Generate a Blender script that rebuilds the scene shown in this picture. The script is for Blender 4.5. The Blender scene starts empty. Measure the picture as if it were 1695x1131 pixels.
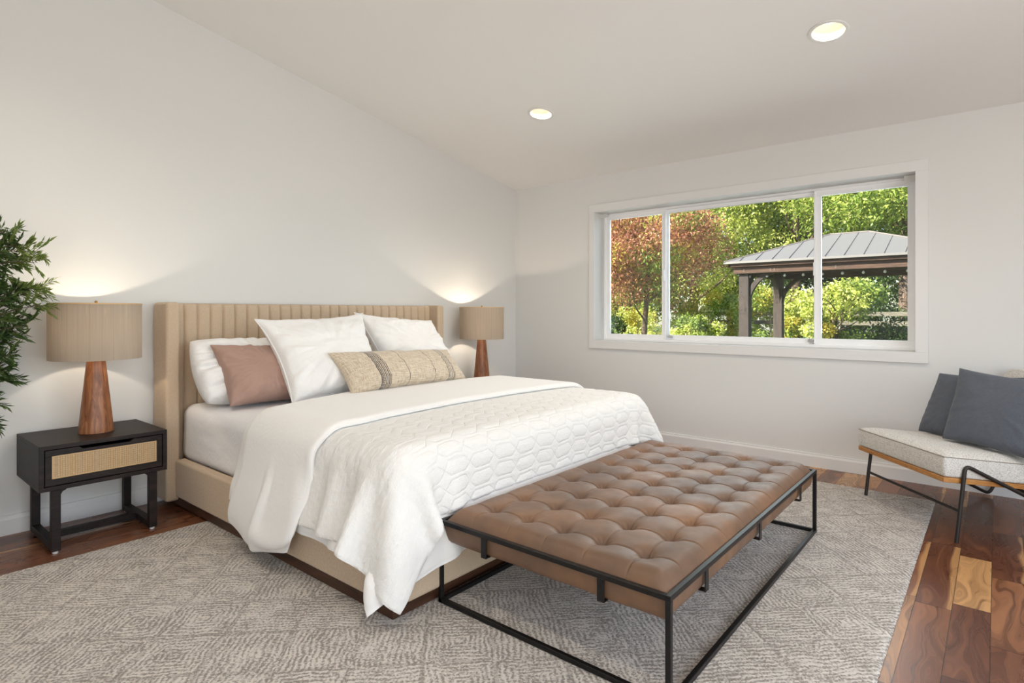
import bpy, bmesh, math, random
import numpy as np
from mathutils import Vector, Matrix, noise

random.seed(7)
SC = bpy.context.scene
COL = SC.collection
PI = math.pi

# ============================================================ camera, world, sun, lights, exposure
# origin: floor corner below the window wall (x = 0) and the headboard wall (y = 0); the room is x < 0, y < 0
CAMX, CAMY, CAMH = -4.744, -3.92, 1.148
cam_d = bpy.data.cameras.new('camera')
cam = bpy.data.objects.new('camera', cam_d); COL.objects.link(cam)
cam_d.sensor_fit = 'HORIZONTAL'; cam_d.sensor_width = 36.0
cam_d.lens = 36.0 * 960.0 / 1695.0
cam_d.shift_y = -(565.5 - 517.0) / 1695.0
cam_d.clip_start = 0.02; cam_d.clip_end = 200
cam.location = (CAMX, CAMY, CAMH)
cam.rotation_euler = (PI / 2, 0, -math.radians(50.08))
SC.camera = cam

SC.view_settings.view_transform = 'Standard'
SC.view_settings.look = 'None'
SC.view_settings.gamma = 1.0
SC.view_settings.exposure = 0.26
SC.view_settings.use_curve_mapping = False
SC.cycles.use_denoising = True
SC.cycles.max_bounces = 10
SC.cycles.diffuse_bounces = 6
SC.cycles.glossy_bounces = 4
SC.cycles.transmission_bounces = 8
SC.cycles.transparent_max_bounces = 12
SC.cycles.sample_clamp_indirect = 6.0
SC.cycles.caustics_reflective = False
SC.cycles.caustics_refractive = False

world = bpy.data.worlds.new('sky'); SC.world = world
world.use_nodes = True
wn = world.node_tree.nodes; wl = world.node_tree.links
wn.clear()
w_out = wn.new('ShaderNodeOutputWorld'); w_bg = wn.new('ShaderNodeBackground'); w_sky = wn.new('ShaderNodeTexSky')
w_sky.sky_type = 'NISHITA'; w_sky.sun_disc = False
w_sky.sun_elevation = math.radians(38); w_sky.sun_rotation = math.radians(315)
wl.new(w_sky.outputs[0], w_bg.inputs[0]); wl.new(w_bg.outputs[0], w_out.inputs[0])
w_bg.inputs[1].default_value = 0.34


def light(name, kind, loc, power, color=(1, 1, 1), aim=None, **kw):
    d = bpy.data.lights.new(name, kind); d.energy = power; d.color = color
    for k, v in kw.items(): setattr(d, k, v)
    o = bpy.data.objects.new(name, d); COL.objects.link(o); o.location = loc
    if aim is not None:
        o.rotation_euler = (Vector(aim) - Vector(loc)).to_track_quat('-Z', 'Y').to_euler()
    return o


light('sun', 'SUN', (-8, 8, 12), 13.0, (1.0, 0.90, 0.74), aim=(-8 + 6.2, 8 - 4.6, 12 - 5.2), angle=math.radians(0.7))
# added fill lamps at invented, unseen openings behind and left of the camera
light('unseen_fill_back', 'AREA', (-3.3, -5.66, 1.35), 55, (1.0, 0.985, 0.97), aim=(-3.3, 0, 3.0),
      shape='RECTANGLE', size=3.8, size_y=2.1)
light('unseen_fill_left', 'AREA', (-6.46, -4.62, 1.3), 17, (1.0, 0.985, 0.97), aim=(0, -3.6, 2.0),
      shape='RECTANGLE', size=1.75, size_y=1.9)  # added fill from the left, brightens the window wall
# daylight through the garden window
light('daylight_window', 'AREA', (0.30, -2.245, 1.50), 21, (0.86, 0.94, 1.0), aim=(-3, -2.245, 1.2),
      shape='RECTANGLE', size=2.4, size_y=1.05)


# ============================================================ helpers
def tag(o, label=None, cat=None, group=None, kind=None):
    if label: o['label'] = label
    if cat: o['category'] = cat
    if group: o['group'] = group
    if kind: o['kind'] = kind
    return o


def empty(name, loc=(0, 0, 0), rz=0.0, label=None, cat=None, group=None):
    o = bpy.data.objects.new(name, None); COL.objects.link(o)
    o.empty_display_size = 0.1
    o.location = loc; o.rotation_euler = (0, 0, rz)
    return tag(o, label, cat, group)


def mesh_obj(name, verts, faces, mat, parent=None, smooth=False, uvs=None, auto=None):
    me = bpy.data.meshes.new(name)
    me.from_pydata([tuple(v) for v in verts], [], [tuple(f) for f in faces])
    if uvs is not None:
        ul = me.uv_layers.new(name='UVMap')
        idx = np.empty(len(me.loops), dtype=np.int32); me.loops.foreach_get('vertex_index', idx)
        ul.data.foreach_set('uv', np.asarray(uvs, dtype=np.float32)[idx].ravel())
    if smooth: me.polygons.foreach_set('use_smooth', [True] * len(me.polygons))
    me.materials.append(mat); me.update()
    o = bpy.data.objects.new(name, me); COL.objects.link(o)
    if parent is not None: o.parent = parent
    return o


class MB:
    """collects shapes into one mesh"""
    def __init__(self): self.v = []; self.f = []

    def add(self, verts, faces):
        b = len(self.v); self.v += [tuple(p) for p in verts]
        self.f += [tuple(i + b for i in f) for f in faces]; return self

    def box(self, x0, x1, y0, y1, z0, z1, M=None):
        vs = [Vector((x, y, z)) for z in (z0, z1) for y in (y0, y1) for x in (x0, x1)]
        if M is not None: vs = [M @ p for p in vs]
        return self.add(vs, [(0, 2, 3, 1), (4, 5, 7, 6), (0, 1, 5, 4), (2, 6, 7, 3), (0, 4, 6, 2), (1, 3, 7, 5)])

    def prism(self, pts, axis, a, b):
        """polygon pts (2D) extruded along axis x|y|z from a to b"""
        n = len(pts)
        def P(p, t): return {'x': (t, p[0], p[1]), 'y': (p[0], t, p[1]), 'z': (p[0], p[1], t)}[axis]
        vs = [P(p, a) for p in pts] + [P(p, b) for p in pts]
        fs = [tuple(range(n))[::-1], tuple(range(n, 2 * n))] + [(i, (i + 1) % n, n + (i + 1) % n, n + i) for i in range(n)]
        return self.add(vs, fs)

    def tube(self, pts, r, seg=12, caps=True):
        pts = [Vector(p) for p in pts]; n = len(pts); rings = []
        rr = r if isinstance(r, (list, tuple)) else [r] * n
        t0 = (pts[1] - pts[0]).normalized()
        up = Vector((0, 0, 1)) if abs(t0.z) < 0.9 else Vector((1, 0, 0))
        u = t0.cross(up).normalized()
        for i, p in enumerate(pts):
            t = (pts[min(i + 1, n - 1)] - pts[max(i - 1, 0)]).normalized()
            u = (u - t * u.dot(t)).normalized(); w = t.cross(u)
            rings.append([p + (u * math.cos(2 * PI * k / seg) + w * math.sin(2 * PI * k / seg)) * rr[i] for k in range(seg)])
        vs = [q for rg in rings for q in rg]; fs = []
        for i in range(n - 1):
            for k in range(seg):
                a = i * seg + k; b = i * seg + (k + 1) % seg
                fs.append((a, b, b + seg, a + seg))
        if caps: fs += [tuple(range(seg))[::-1], tuple(range((n - 1) * seg, n * seg))]
        return self.add(vs, fs)

    def lathe(self, prof, seg=32, c=(0, 0), closed=False):
        vs = []; fs = []; n = len(prof)
        for r, z in prof:
            for k in range(seg):
                a = 2 * PI * k / seg; vs.append((c[0] + r * math.cos(a), c[1] + r * math.sin(a), z))
        for i in range(n if closed else n - 1):
            j = (i + 1) % n
            for k in range(seg):
                k2 = (k + 1) % seg
                fs.append((i * seg + k, i * seg + k2, j * seg + k2, j * seg + k))
        if not closed: fs += [tuple(range(seg))[::-1], tuple(range((n - 1) * seg, n * seg))]
        return self.add(vs, fs)

    def build(self, name, mat, parent=None, bevel=0, segs=2, smooth=False, angle=40):
        o = mesh_obj(name, self.v, self.f, mat, parent)
        bm = bmesh.new(); bm.from_mesh(o.data); bmesh.ops.recalc_face_normals(bm, faces=bm.faces); bm.to_mesh(o.data); bm.free()
        if smooth:
            o.data.polygons.foreach_set('use_smooth', [True] * len(o.data.polygons))
            bm = bmesh.new(); bm.from_mesh(o.data)
            lim = math.radians(angle)
            for e in bm.edges:
                if len(e.link_faces) == 2 and e.calc_face_angle(0) > lim: e.smooth = False
            bm.to_mesh(o.data); bm.free()
        if bevel:
            m = o.modifiers.new('bevel', 'BEVEL'); m.width = bevel; m.segments = segs; m.limit_method = 'ANGLE'
            m.angle_limit = math.radians(35)
            if segs > 1:
                o.data.polygons.foreach_set('use_smooth', [True] * len(o.data.polygons))
                m.harden_normals = True
        return o


def box(name, mat, parent, x0, x1, y0, y1, z0, z1, bevel=0.003, segs=2):
    return MB().box(x0, x1, y0, y1, z0, z1).build(name, mat, parent, bevel, segs)


def struct(name, mb, mat, bevel=0, segs=2):
    o = mb.build(name, mat, None, bevel, segs); o['kind'] = 'structure'; return o


# ------------------------------------------------------------ material helper
class NT:
    def __init__(self, name, rough=0.6, **kw):
        self.m = bpy.data.materials.new(name); self.m.use_nodes = True
        self.t = self.m.node_tree; self.n = self.t.nodes; self.l = self.t.links
        self.b = self.n['Principled BSDF']; self.b.inputs['Roughness'].default_value = rough
        for k, v in kw.items(): self.b.inputs[k].default_value = v

    def node(self, ty, **kw):
        nd = self.n.new(ty)
        for k, v in kw.items():
            if hasattr(nd, k) and k not in nd.inputs: setattr(nd, k, v)
            else: nd.inputs[k].default_value = v
        return nd

    def link(self, a, b):
        a = a if isinstance(a, bpy.types.NodeSocket) else a.outputs[0]
        self.l.new(a, b); return b.node

    def coord(self, which='Object', scale=(1, 1, 1), rot=(0, 0, 0), loc=(0, 0, 0)):
        tc = self.n.new('ShaderNodeTexCoord'); mp = self.n.new('ShaderNodeMapping')
        self.l.new(tc.outputs[which], mp.inputs[0])
        mp.inputs['Scale'].default_value = scale; mp.inputs['Rotation'].default_value = rot; mp.inputs['Location'].default_value = loc
        return mp.outputs[0]

    def noise(self, vec, scale, detail=2, rough=0.5, out=0, dist=0):
        nd = self.n.new('ShaderNodeTexNoise'); self.l.new(vec, nd.inputs['Vector'])
        nd.inputs['Scale'].default_value = scale; nd.inputs['Detail'].default_value = detail
        nd.inputs['Roughness'].default_value = rough; nd.inputs['Distortion'].default_value = dist
        return nd.outputs[out]

    def ramp(self, fac, stops, interp='LINEAR'):
        nd = self.n.new('ShaderNodeValToRGB'); cr = nd.color_ramp; cr.interpolation = interp
        while len(cr.elements) < len(stops): cr.elements.new(0.5)
        for e, (p, c) in zip(cr.elements, stops):
            e.position = p; e.color = (*c, 1) if len(c) == 3 else c
        self.l.new(fac, nd.inputs[0]); return nd.outputs[0]

    def math(self, op, a, b=None, c=None, clamp=False):
        nd = self.n.new('ShaderNodeMath'); nd.operation = op; nd.use_clamp = clamp
        for i, s in enumerate((a, b, c)):
            if s is None: continue
            if isinstance(s, (int, float)): nd.inputs[i].default_value = s
            else: self.l.new(s, nd.inputs[i])
        return nd.outputs[0]

    def mix(self, fac, a, b, mode='MIX'):
        nd = self.n.new('ShaderNodeMix'); nd.data_type = 'RGBA'; nd.blend_type = mode
        for s, i in ((fac, 0), (a, 6), (b, 7)):
            if isinstance(s, (int, float)): nd.inputs[i].default_value = s
            elif isinstance(s, tuple): nd.inputs[i].default_value = (*s, 1) if len(s) == 3 else s
            else: self.l.new(s, nd.inputs[i])
        return nd.outputs[2]

    def sep(self, vec):
        nd = self.n.new('ShaderNodeSeparateXYZ'); self.l.new(vec, nd.inputs[0]); return nd.outputs

    def comb(self, x=0, y=0, z=0):
        nd = self.n.new('ShaderNodeCombineXYZ')
        for i, s in enumerate((x, y, z)):
            if isinstance(s, (int, float)): nd.inputs[i].default_value = s
            else: self.l.new(s, nd.inputs[i])
        return nd.outputs[0]

    def white(self, vec):
        nd = self.n.new('ShaderNodeTexWhiteNoise'); nd.noise_dimensions = '3D'; self.l.new(vec, nd.inputs['Vector']); return nd.outputs

    def color(self, c):
        if isinstance(c, tuple): self.b.inputs['Base Color'].default_value = (*c, 1)
        else: self.l.new(c, self.b.inputs['Base Color'])
        return self

    def rough(self, s): self.l.new(s, self.b.inputs['Roughness']); return self

    def bump(self, h, strength=0.3, dist=0.002):
        nd = self.n.new('ShaderNodeBump'); nd.inputs['Strength'].default_value = strength; nd.inputs['Distance'].default_value = dist
        self.l.new(h, nd.inputs['Height'])
        if self.b.inputs['Normal'].is_linked:
            self.l.new(self.b.inputs['Normal'].links[0].from_socket, nd.inputs['Normal'])
        self.l.new(nd.outputs[0], self.b.inputs['Normal']); return self


def srgb(r, g, b):
    f = lambda c: (c / 255 / 12.92) if c / 255 <= 0.04045 else ((c / 255 + 0.055) / 1.055) ** 2.4
    return (f(r), f(g), f(b))


M = {}


def paint(name, c, bump=0.06):
    t = NT(name, 0.62); t.color(c); v = t.coord(); t.bump(t.noise(v, 260, 2), bump, 0.001); return t.m


M['wall'] = paint('wall_paint', srgb(224, 224, 223))
M['ceiling'] = paint('ceiling_paint', srgb(238, 237, 235))
M['trim'] = paint('trim_paint', srgb(229, 229, 229), 0.02)
M['vinyl'] = NT('white_vinyl', 0.32).color(srgb(250, 251, 253)).m
M['outer_wall'] = paint('outer_wall_paint', srgb(190, 185, 175))


def m_floor():
    t = NT('acacia_planks', 0.3); v = t.coord(); s = t.sep(v)
    W = 0.1165
    row_f = t.math('DIVIDE', t.math('ADD', s[1], 9.9595), W); row = t.math('FLOOR', row_f)
    rnd = t.white(t.comb(row, 3.3, 0))
    L = t.math('ADD', t.math('MULTIPLY', rnd[0], 0.30), 0.50)
    xf = t.math('DIVIDE', t.math('ADD', t.math('ADD', s[0], 20.0), t.math('MULTIPLY', t.white(t.comb(row, 8.1, 1))[0], 3.0)), L)
    colm = t.math('FLOOR', xf)
    cell = t.white(t.comb(row, colm, 4.5)); cell2 = t.white(t.comb(row, colm, 9.5))
    sx = t.math('ADD', s[0], t.math('MULTIPLY', cell[0], 37)); sd = t.math('MULTIPLY', cell2[0], 30)
    # slow swirls bend the grain lines into cathedral figures
    low = t.noise(t.comb(t.math('MULTIPLY', sx, 3.2), t.math('MULTIPLY', s[1], 11), sd), 1.0, 1, 0.4)
    gy = t.math('ADD', t.math('MULTIPLY', s[1], 26), t.math('MULTIPLY', low, 8))
    line = t.noise(t.comb(t.math('MULTIPLY', sx, .9), gy, sd), 1.0, 4, 0.62)
    fine = t.noise(t.comb(t.math('MULTIPLY', sx, 9), t.math('MULTIPLY', s[1], 240), 0), 1, 3)
    base = t.ramp(cell[0], [(0.0, srgb(98, 58, 40)), (0.3, srgb(126, 78, 53)), (0.6, srgb(146, 94, 63)), (0.86, srgb(164, 110, 72)), (0.93, srgb(214, 160, 104)), (1.0, srgb(222, 172, 116))])
    c = t.mix(t.ramp(line, [(0.36, (.65,) * 3), (0.62, (0, 0, 0))]), base, srgb(72, 40, 27))
    c = t.mix(t.ramp(line, [(0.56, (0, 0, 0)), (0.76, (.32,) * 3)]), c, srgb(186, 130, 86))
    side = t.math('FRACT', row_f)
    sap = t.ramp(t.math('ADD', side, t.math('MULTIPLY', low, .5)), [(0.33, (1, 1, 1)), (0.42, (0, 0, 0))])
    sapm = t.math('MULTIPLY', sap, t.math('GREATER_THAN', cell2[0], 0.78))
    c = t.mix(t.math('MULTIPLY', sapm, 0.7), c, srgb(214, 164, 108))
    c = t.mix(t.math('MULTIPLY', fine, 0.22), c, srgb(64, 36, 24))
    def near_edge(fr, w):
        f = t.math('FRACT', fr); d = t.math('MINIMUM', f, t.math('SUBTRACT', 1.0, f)); return t.math('LESS_THAN', d, w)
    gap = t.math('MAXIMUM', near_edge(row_f, 0.012), near_edge(xf, 0.0026))
    c = t.mix(t.math('MULTIPLY', gap, 0.75), c, srgb(36, 20, 14))
    t.color(c); t.rough(t.ramp(line, [(0.3, (0.24,) * 3), (0.7, (0.34,) * 3)]))
    t.bump(t.math('SUBTRACT', 1.0, gap), 0.3, 0.001)
    return t.m


def m_rug():
    t = NT('woven_wool_rug', 0.95, **{'Sheen Weight': 0.25}); v = t.coord('Object', rot=(0, 0, math.radians(45)))
    warp = t.noise(t.coord('Object'), 7, 3, 0.6, out=1)
    sw = t.sep(warp); s = t.sep(v)
    x = t.math('ADD', s[0], t.math('MULTIPLY', t.math('SUBTRACT', sw[0], 0.5), 0.03))
    y = t.math('ADD', s[1], t.math('MULTIPLY', t.math('SUBTRACT', sw[1], 0.5), 0.03))
    C = 0.235
    cx = t.math('FLOOR', t.math('DIVIDE', x, C)); cy = t.math('FLOOR', t.math('DIVIDE', y, C))
    r = t.white(t.comb(cx, cy, 0.7))
    par = t.math('GREATER_THAN', r[0], 0.5)
    fx = t.math('ABSOLUTE', t.math('SUBTRACT', t.math('FRACT', t.math('DIVIDE', x, C)), 0.5))
    fy = t.math('ABSOLUTE', t.math('SUBTRACT', t.math('FRACT', t.math('DIVIDE', y, C)), 0.5))
    conc = t.math('MAXIMUM', fx, fy)                       # nested squares
    lin = t.mix(par, t.math('FRACT', t.math('DIVIDE', x, C)), t.math('FRACT', t.math('DIVIDE', y, C)))
    lin = t.sep(lin)[0]
    sel = t.math('GREATER_THAN', t.white(t.comb(cx, cy, 5.7))[0], 0.42)
    u = t.sep(t.mix(sel, conc, lin))[0]
    stripe = t.math('SINE', t.math('MULTIPLY', t.math('ADD', u, t.math('MULTIPLY', t.math('SUBTRACT', sw[2], 0.5), .22)), 2 * PI * 12.5))
    brk = t.noise(v, 120, 3, 0.65)
    brk2 = t.noise(v, 12, 2, 0.5)
    k = t.math('ADD', t.math('MULTIPLY', stripe, t.math('MULTIPLY', t.noise(v, 5, 2, .5), .6)), t.math('MULTIPLY', t.math('SUBTRACT', brk, 0.5), 3.8))
    k = t.math('ADD', k, t.math('MULTIPLY', t.math('SUBTRACT', brk2, 0.5), 1.2))
    f = t.math('ADD', t.math('MULTIPLY', k, 1.25), 0.60, clamp=True)
    bl = t.math('MULTIPLY', t.math('GREATER_THAN', conc, 0.465), t.math('GREATER_THAN', brk2, 0.47))
    f = t.math('SUBTRACT', f, t.math('MULTIPLY', bl, 0.36), clamp=True)
    yarn = t.noise(t.coord('Object'), 420, 2, 0.6)
    c = t.mix(f, srgb(146, 136, 125), srgb(234, 226, 216))
    c = t.mix(t.math('MULTIPLY', yarn, 0.2), c, srgb(130, 120, 110))
    t.color(c); t.bump(t.math('ADD', f, t.math('MULTIPLY', yarn, 1.2)), 0.7, 0.005)
    return t.m


def m_wood(name, dark, mid, lite, scale=1.0, rough=0.42, axis=(6, 6, 0.8), bump=0.08):
    t = NT(name, rough); v = t.coord('Object', scale=axis)
    n1 = t.noise(v, 4 * scale, 5, 0.6, dist=1.2); n2 = t.noise(v, 26 * scale, 3, 0.6)
    c = t.ramp(n1, [(0.3, dark), (0.5, mid), (0.68, lite)])
    c = t.mix(t.math('MULTIPLY', n2, 0.35), c, dark)
    t.color(c); t.bump(n2, bump, 0.001); return t.m


def m_cloth(name, c, c2=None, weave=900, bump=0.25, mottle=0.0, sheen=0.15, rough=0.9, coord='Object', wr=0.0, sss=0):
    t = NT(name, rough, **{'Sheen Weight': sheen}); v = t.coord(coord)
    s = t.sep(v)
    wx = t.noise(t.comb(t.math('MULTIPLY', s[0], weave), t.math('MULTIPLY', s[1], weave * 0.12), t.math('MULTIPLY', s[2], weave * 0.12)), 1.0, 2, 0.6)
    wy = t.noise(t.comb(t.math('MULTIPLY', s[0], weave * 0.12), t.math('MULTIPLY', s[1], weave), t.math('MULTIPLY', s[2], weave)), 1.0, 2, 0.6)
    w = t.math('ADD', wx, wy)
    if c2 is not None:
        col = t.mix(t.math('MULTIPLY', t.math('SUBTRACT', w, 0.55), 1.6, clamp=True), c2, c)
        if mottle: col = t.mix(t.math('MULTIPLY', t.noise(v, 9, 3), mottle), col, c2)
        t.color(col)
    else: t.color(c)
    if wr: t.bump(t.noise(v, 16, 4, 0.62, dist=0.8), wr, 0.012)
    t.bump(w, bump, 0.0012)
    return t.m


def m_metal(name, c, rough=0.4, metallic=0.6):
    t = NT(name, rough, Metallic=metallic); v = t.coord(); n = t.noise(v, 60, 3)
    t.color(t.mix(n, c, tuple(x * 1.5 for x in c))); t.bump(n, 0.05, 0.001); return t.m


M['floor'] = m_floor(); M['rug'] = m_rug()
M['linen'] = m_cloth('oatmeal_linen', srgb(203, 182, 157), srgb(178, 155, 130), 800, 0.18, 0.12)
M['plinth'] = m_wood('walnut_plinth', srgb(48, 28, 18), srgb(78, 48, 30), srgb(98, 62, 40), axis=(1, 1, 6))
M['black_wood'] = m_wood('espresso_wood', srgb(20, 14, 14), srgb(31, 23, 22), srgb(50, 37, 34), axis=(1.2, 8, 8), rough=0.5)
M['black_wood'].node_tree.nodes['Principled BSDF'].inputs['Specular IOR Level'].default_value = 0.3
M['lamp_wood'] = m_wood('acacia_lamp_wood', srgb(104, 62, 38), srgb(150, 94, 60), srgb(186, 126, 82), scale=1.3, axis=(9, 9, 1.1), rough=0.42)
M['oak'] = m_wood('honey_oak', srgb(150, 98, 48), srgb(182, 126, 66), srgb(204, 150, 88), axis=(2, 2, 12), rough=0.4)
M['sheet'] = m_cloth('white_percale', srgb(238, 238, 240), None, 1100, 0.08, wr=0.3)
M['duvet'] = m_cloth('white_cotton_duvet', srgb(240, 239, 237), None, 1100, 0.08, wr=0.22)
M['pillow_white'] = m_cloth('white_pillow_cotton', srgb(240, 239, 238), None, 1000, 0.10, wr=0.5)
M['mauve'] = m_cloth('mauve_cotton', srgb(176, 144, 130), srgb(160, 128, 115), 1000, 0.12, wr=0.45)
M['slate'] = m_cloth('slate_linen', srgb(92, 98, 110), srgb(72, 78, 88), 500, 0.3, 0.2, wr=0.3)
M['white_plastic'] = NT('white_plastic', 0.4).color(srgb(225, 225, 222)).m
M['brass'] = NT('brass', 0.25, Metallic=1.0).color(srgb(190, 150, 90)).m
M['black_metal'] = m_metal('blackened_steel', (0.022, 0.021, 0.021), 0.38, 0.75)
M['chair_metal'] = m_metal('matt_black_rod', (0.022, 0.018, 0.016), 0.45, 0.3)
M['steel'] = NT('bright_steel', 0.25, Metallic=1.0).color((0.6, 0.6, 0.6)).m


def m_quilt():
    t = NT('white_quilted_cotton', 0.9, **{'Sheen Weight': 0.15}); t.color(srgb(236, 235, 232)); v = t.coord('UV')
    s = t.sep(v)
    n = t.noise(t.comb(t.math('MULTIPLY', s[0], 60), t.math('MULTIPLY', s[1], 220), 0), 1.0, 4, 0.65)
    # stitched wave rows
    sx = t.math('ADD', s[0], t.math('MULTIPLY', t.math('SINE', t.math('MULTIPLY', s[1], 31.0)), .004))
    sy = t.math('ADD', s[1], t.math('MULTIPLY', t.math('SINE', t.math('MULTIPLY', s[0], 23.0)), .004))
    wv = t.math('MULTIPLY', t.math('MAXIMUM', -1.0, t.math('MINIMUM', 1.0, t.math('MULTIPLY', t.math('SINE', t.math('MULTIPLY', sx, 2 * PI / .30)), 1.7))), .029)
    def ln(f):
        g = t.math('FRACT', t.math('DIVIDE', t.math('ADD', f, 7.6), .076)); return t.math('MULTIPLY', t.math('MINIMUM', g, t.math('SUBTRACT', 1.0, g)), .076)
    d = t.math('MINIMUM', ln(t.math('ADD', sy, wv)), ln(t.math('SUBTRACT', sy, wv)))
    groove = t.math('POWER', t.math('MINIMUM', t.math('DIVIDE', d, .006), 1.0), .7)
    mk = t.math('MULTIPLY', t.math('ADD', s[0], 3.34), 5.0, clamp=True)          # no stitched rows on the gathered side
    mk2 = t.math('MULTIPLY', t.math('SUBTRACT', -1.6, s[1]), 3.0, clamp=True)
    groove = t.math('MULTIPLY', groove, t.math('MULTIPLY', mk, t.math('ADD', t.math('MULTIPLY', mk2, .75), .25)))
    t.bump(n, 0.5, 0.006); t.bump(t.noise(v, 55, 3, 0.6), 0.35, 0.005); t.bump(groove, 0.45, 0.005)
    return t.m


def m_leather():
    t = NT('brown_leather', 0.46); v = t.coord()
    n = t.noise(v, 3.2, 4, 0.6); n2 = t.noise(v, 14, 4, 0.6)
    c = t.ramp(n, [(0.3, srgb(90, 70, 57)), (0.5, srgb(114, 86, 65)), (0.7, srgb(140, 101, 70))])
    c = t.mix(t.math('MULTIPLY', n2, 0.3), c, srgb(112, 84, 66))
    t.color(c); t.rough(t.ramp(n2, [(0.3, (0.38,) * 3), (0.7, (0.56,) * 3)]))
    vo = t.node('ShaderNodeTexVoronoi', Scale=260.0); t.link(v, vo.inputs['Vector']); t.bump(vo.outputs['Distance'], 0.12, 0.001)
    t.bump(t.noise(v, 40, 4, 0.6), 0.12, 0.002)
    return t.m


def m_lumbar():
    t = NT('woven_oatmeal_stripe', 0.95, **{'Sheen Weight': 0.2}); v = t.coord('UV'); s = t.sep(v)
    u = s[0]
    wr = t.noise(t.comb(t.math('MULTIPLY', u, 170), t.math('MULTIPLY', s[1], 7), 0), 1, 3, .7)
    wc = t.noise(t.comb(t.math('MULTIPLY', u, 16), t.math('MULTIPLY', s[1], 60), 0), 1, 3, .7)
    c = t.mix(t.ramp(wr, [(.35, (0, 0, 0)), (.65, (1, 1, 1))]), srgb(216, 200, 176), srgb(158, 136, 110)); c = t.mix(t.ramp(wc, [(.4, (0, 0, 0)), (.65, (.8,) * 3)]), c, srgb(226, 214, 196))
    lines = None
    def ln(p, w):
        return t.math('LESS_THAN', t.math('ABSOLUTE', t.math('SUBTRACT', u, p)), w)
    LW = 1.15
    for p, w in [(0.205, .003), (0.216, .0022), (0.228, .0022), (0.240, .003), (0.251, .002), (0.263, .003), (0.275, .0022),
                 (0.425, .0018), (0.655, .0018), (0.795, .003), (0.81, .002), (0.826, .002), (0.845, .003), (0.858, .002)]:
        l = ln(p, w * LW); lines = l if lines is None else t.math('MAXIMUM', lines, l)
    tick = t.math('MULTIPLY', t.math('MULTIPLY', t.math('GREATER_THAN', u, 0.205), t.math('LESS_THAN', u, 0.228)),
                  t.math('GREATER_THAN', t.math('SINE', t.math('MULTIPLY', s[1], 190)), 0.1))
    lines = t.math('MAXIMUM', lines, t.math('MULTIPLY', tick, 0.7))
    c = t.mix(t.math('MULTIPLY', lines, 0.92), c, srgb(62, 60, 64)); t.color(c)
    t.bump(t.math('ADD', wr, wc), 0.5, 0.003); t.bump(t.noise(v, 14, 3), 0.4, 0.01)
    return t.m


def m_boucle():
    t = NT('speckled_boucle', 0.95, **{'Sheen Weight': 0.25}); v = t.coord()
    n = t.noise(t.coord('Object', scale=(1, 1, 2.2)), 150, 4, 0.75); n2 = t.noise(v, 70, 3, 0.7)
    c = t.ramp(n, [(0.33, srgb(96, 90, 86)), (0.42, srgb(196, 192, 184)), (0.6, srgb(228, 225, 219))])
    c = t.mix(t.ramp(n2, [(0.6, (0, 0, 0)), (0.72, (0.5,) * 3)]), c, srgb(150, 142, 132))
    t.color(c); t.bump(n, 0.6, 0.003); return t.m


def m_cane():
    t = NT('woven_cane', 0.6); v = t.coord(); s = t.sep(v)
    P = 0.0098
    def strand(a, w, ph=0.0):
        f = t.math('FRACT', t.math('DIVIDE', t.math('ADD', a, 5 + ph), P)); return t.math('LESS_THAN', t.math('ABSOLUTE', t.math('SUBTRACT', f, 0.5)), w)
    vert = t.math('MAXIMUM', strand(s[0], 0.15), strand(s[0], 0.15, P * 0.42))
    hor = t.math('MAXIMUM', strand(s[2], 0.12), strand(s[2], 0.12, P * 0.42))
    m = t.math('MAXIMUM', vert, hor)
    n = t.noise(v, 120, 2)
    c = t.mix(m, srgb(30, 20, 14), t.mix(n, srgb(196, 160, 116), srgb(222, 192, 150))); t.color(c)
    t.bump(t.math('ADD', vert, hor), 0.6, 0.002); return t.m


def m_shade():
    t = NT('string_lampshade', 0.9); v = t.coord(); s = t.sep(v)
    a = t.math('ARCTAN2', s[1], s[0])
    n = t.noise(t.comb(t.math('MULTIPLY', a, 60), t.math('MULTIPLY', s[2], 2), 0), 1, 3, 0.7)
    grp = t.white(t.comb(t.math('FLOOR', t.math('MULTIPLY', a, 4.1)), 1, 1))[0]
    c = t.mix(n, srgb(150, 140, 126), srgb(196, 186, 172)); c = t.mix(t.math('MULTIPLY', grp, 0.2), c, srgb(150, 136, 120))
    seam = t.math('LESS_THAN', t.math('FRACT', t.math('MULTIPLY', a, 4.1)), 0.025)
    c = t.mix(t.math('MULTIPLY', seam, 0.5), c, srgb(90, 76, 62))
    t.color(c); t.bump(n, 0.6, 0.003)
    tr = t.n.new('ShaderNodeBsdfTranslucent'); mx = t.n.new('ShaderNodeMixShader'); out = t.n['Material Output']
    t.l.new(t.mix(n, (0.66, 0.56, 0.46), (0.88, 0.79, 0.69)), tr.inputs[0])
    gap = t.math('MULTIPLY', t.math('GREATER_THAN', t.noise(t.comb(t.math('MULTIPLY', a, 26), t.math('MULTIPLY', s[2], 5), 0), 1, 3, 0.7), 0.66), 0.12)
    t.l.new(t.math('ADD', t.math('MULTIPLY', gap, 2.0), 0.24), mx.inputs[0]); t.l.new(t.b.outputs[0], mx.inputs[1]); t.l.new(tr.outputs[0], mx.inputs[2])
    t.l.new(mx.outputs[0], out.inputs[0]); return t.m


M['quilt'] = m_quilt(); M['leather'] = m_leather(); M['lumbar'] = m_lumbar(); M['boucle'] = m_boucle(); M['cane'] = m_cane(); M['shade'] = m_shade()
M['seam_thread'] = NT('seam_thread', .9).color(srgb(150, 142, 130)).m
M['cane_trim'] = NT('cane_spline', 0.5).color(srgb(206, 172, 126)).m


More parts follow.
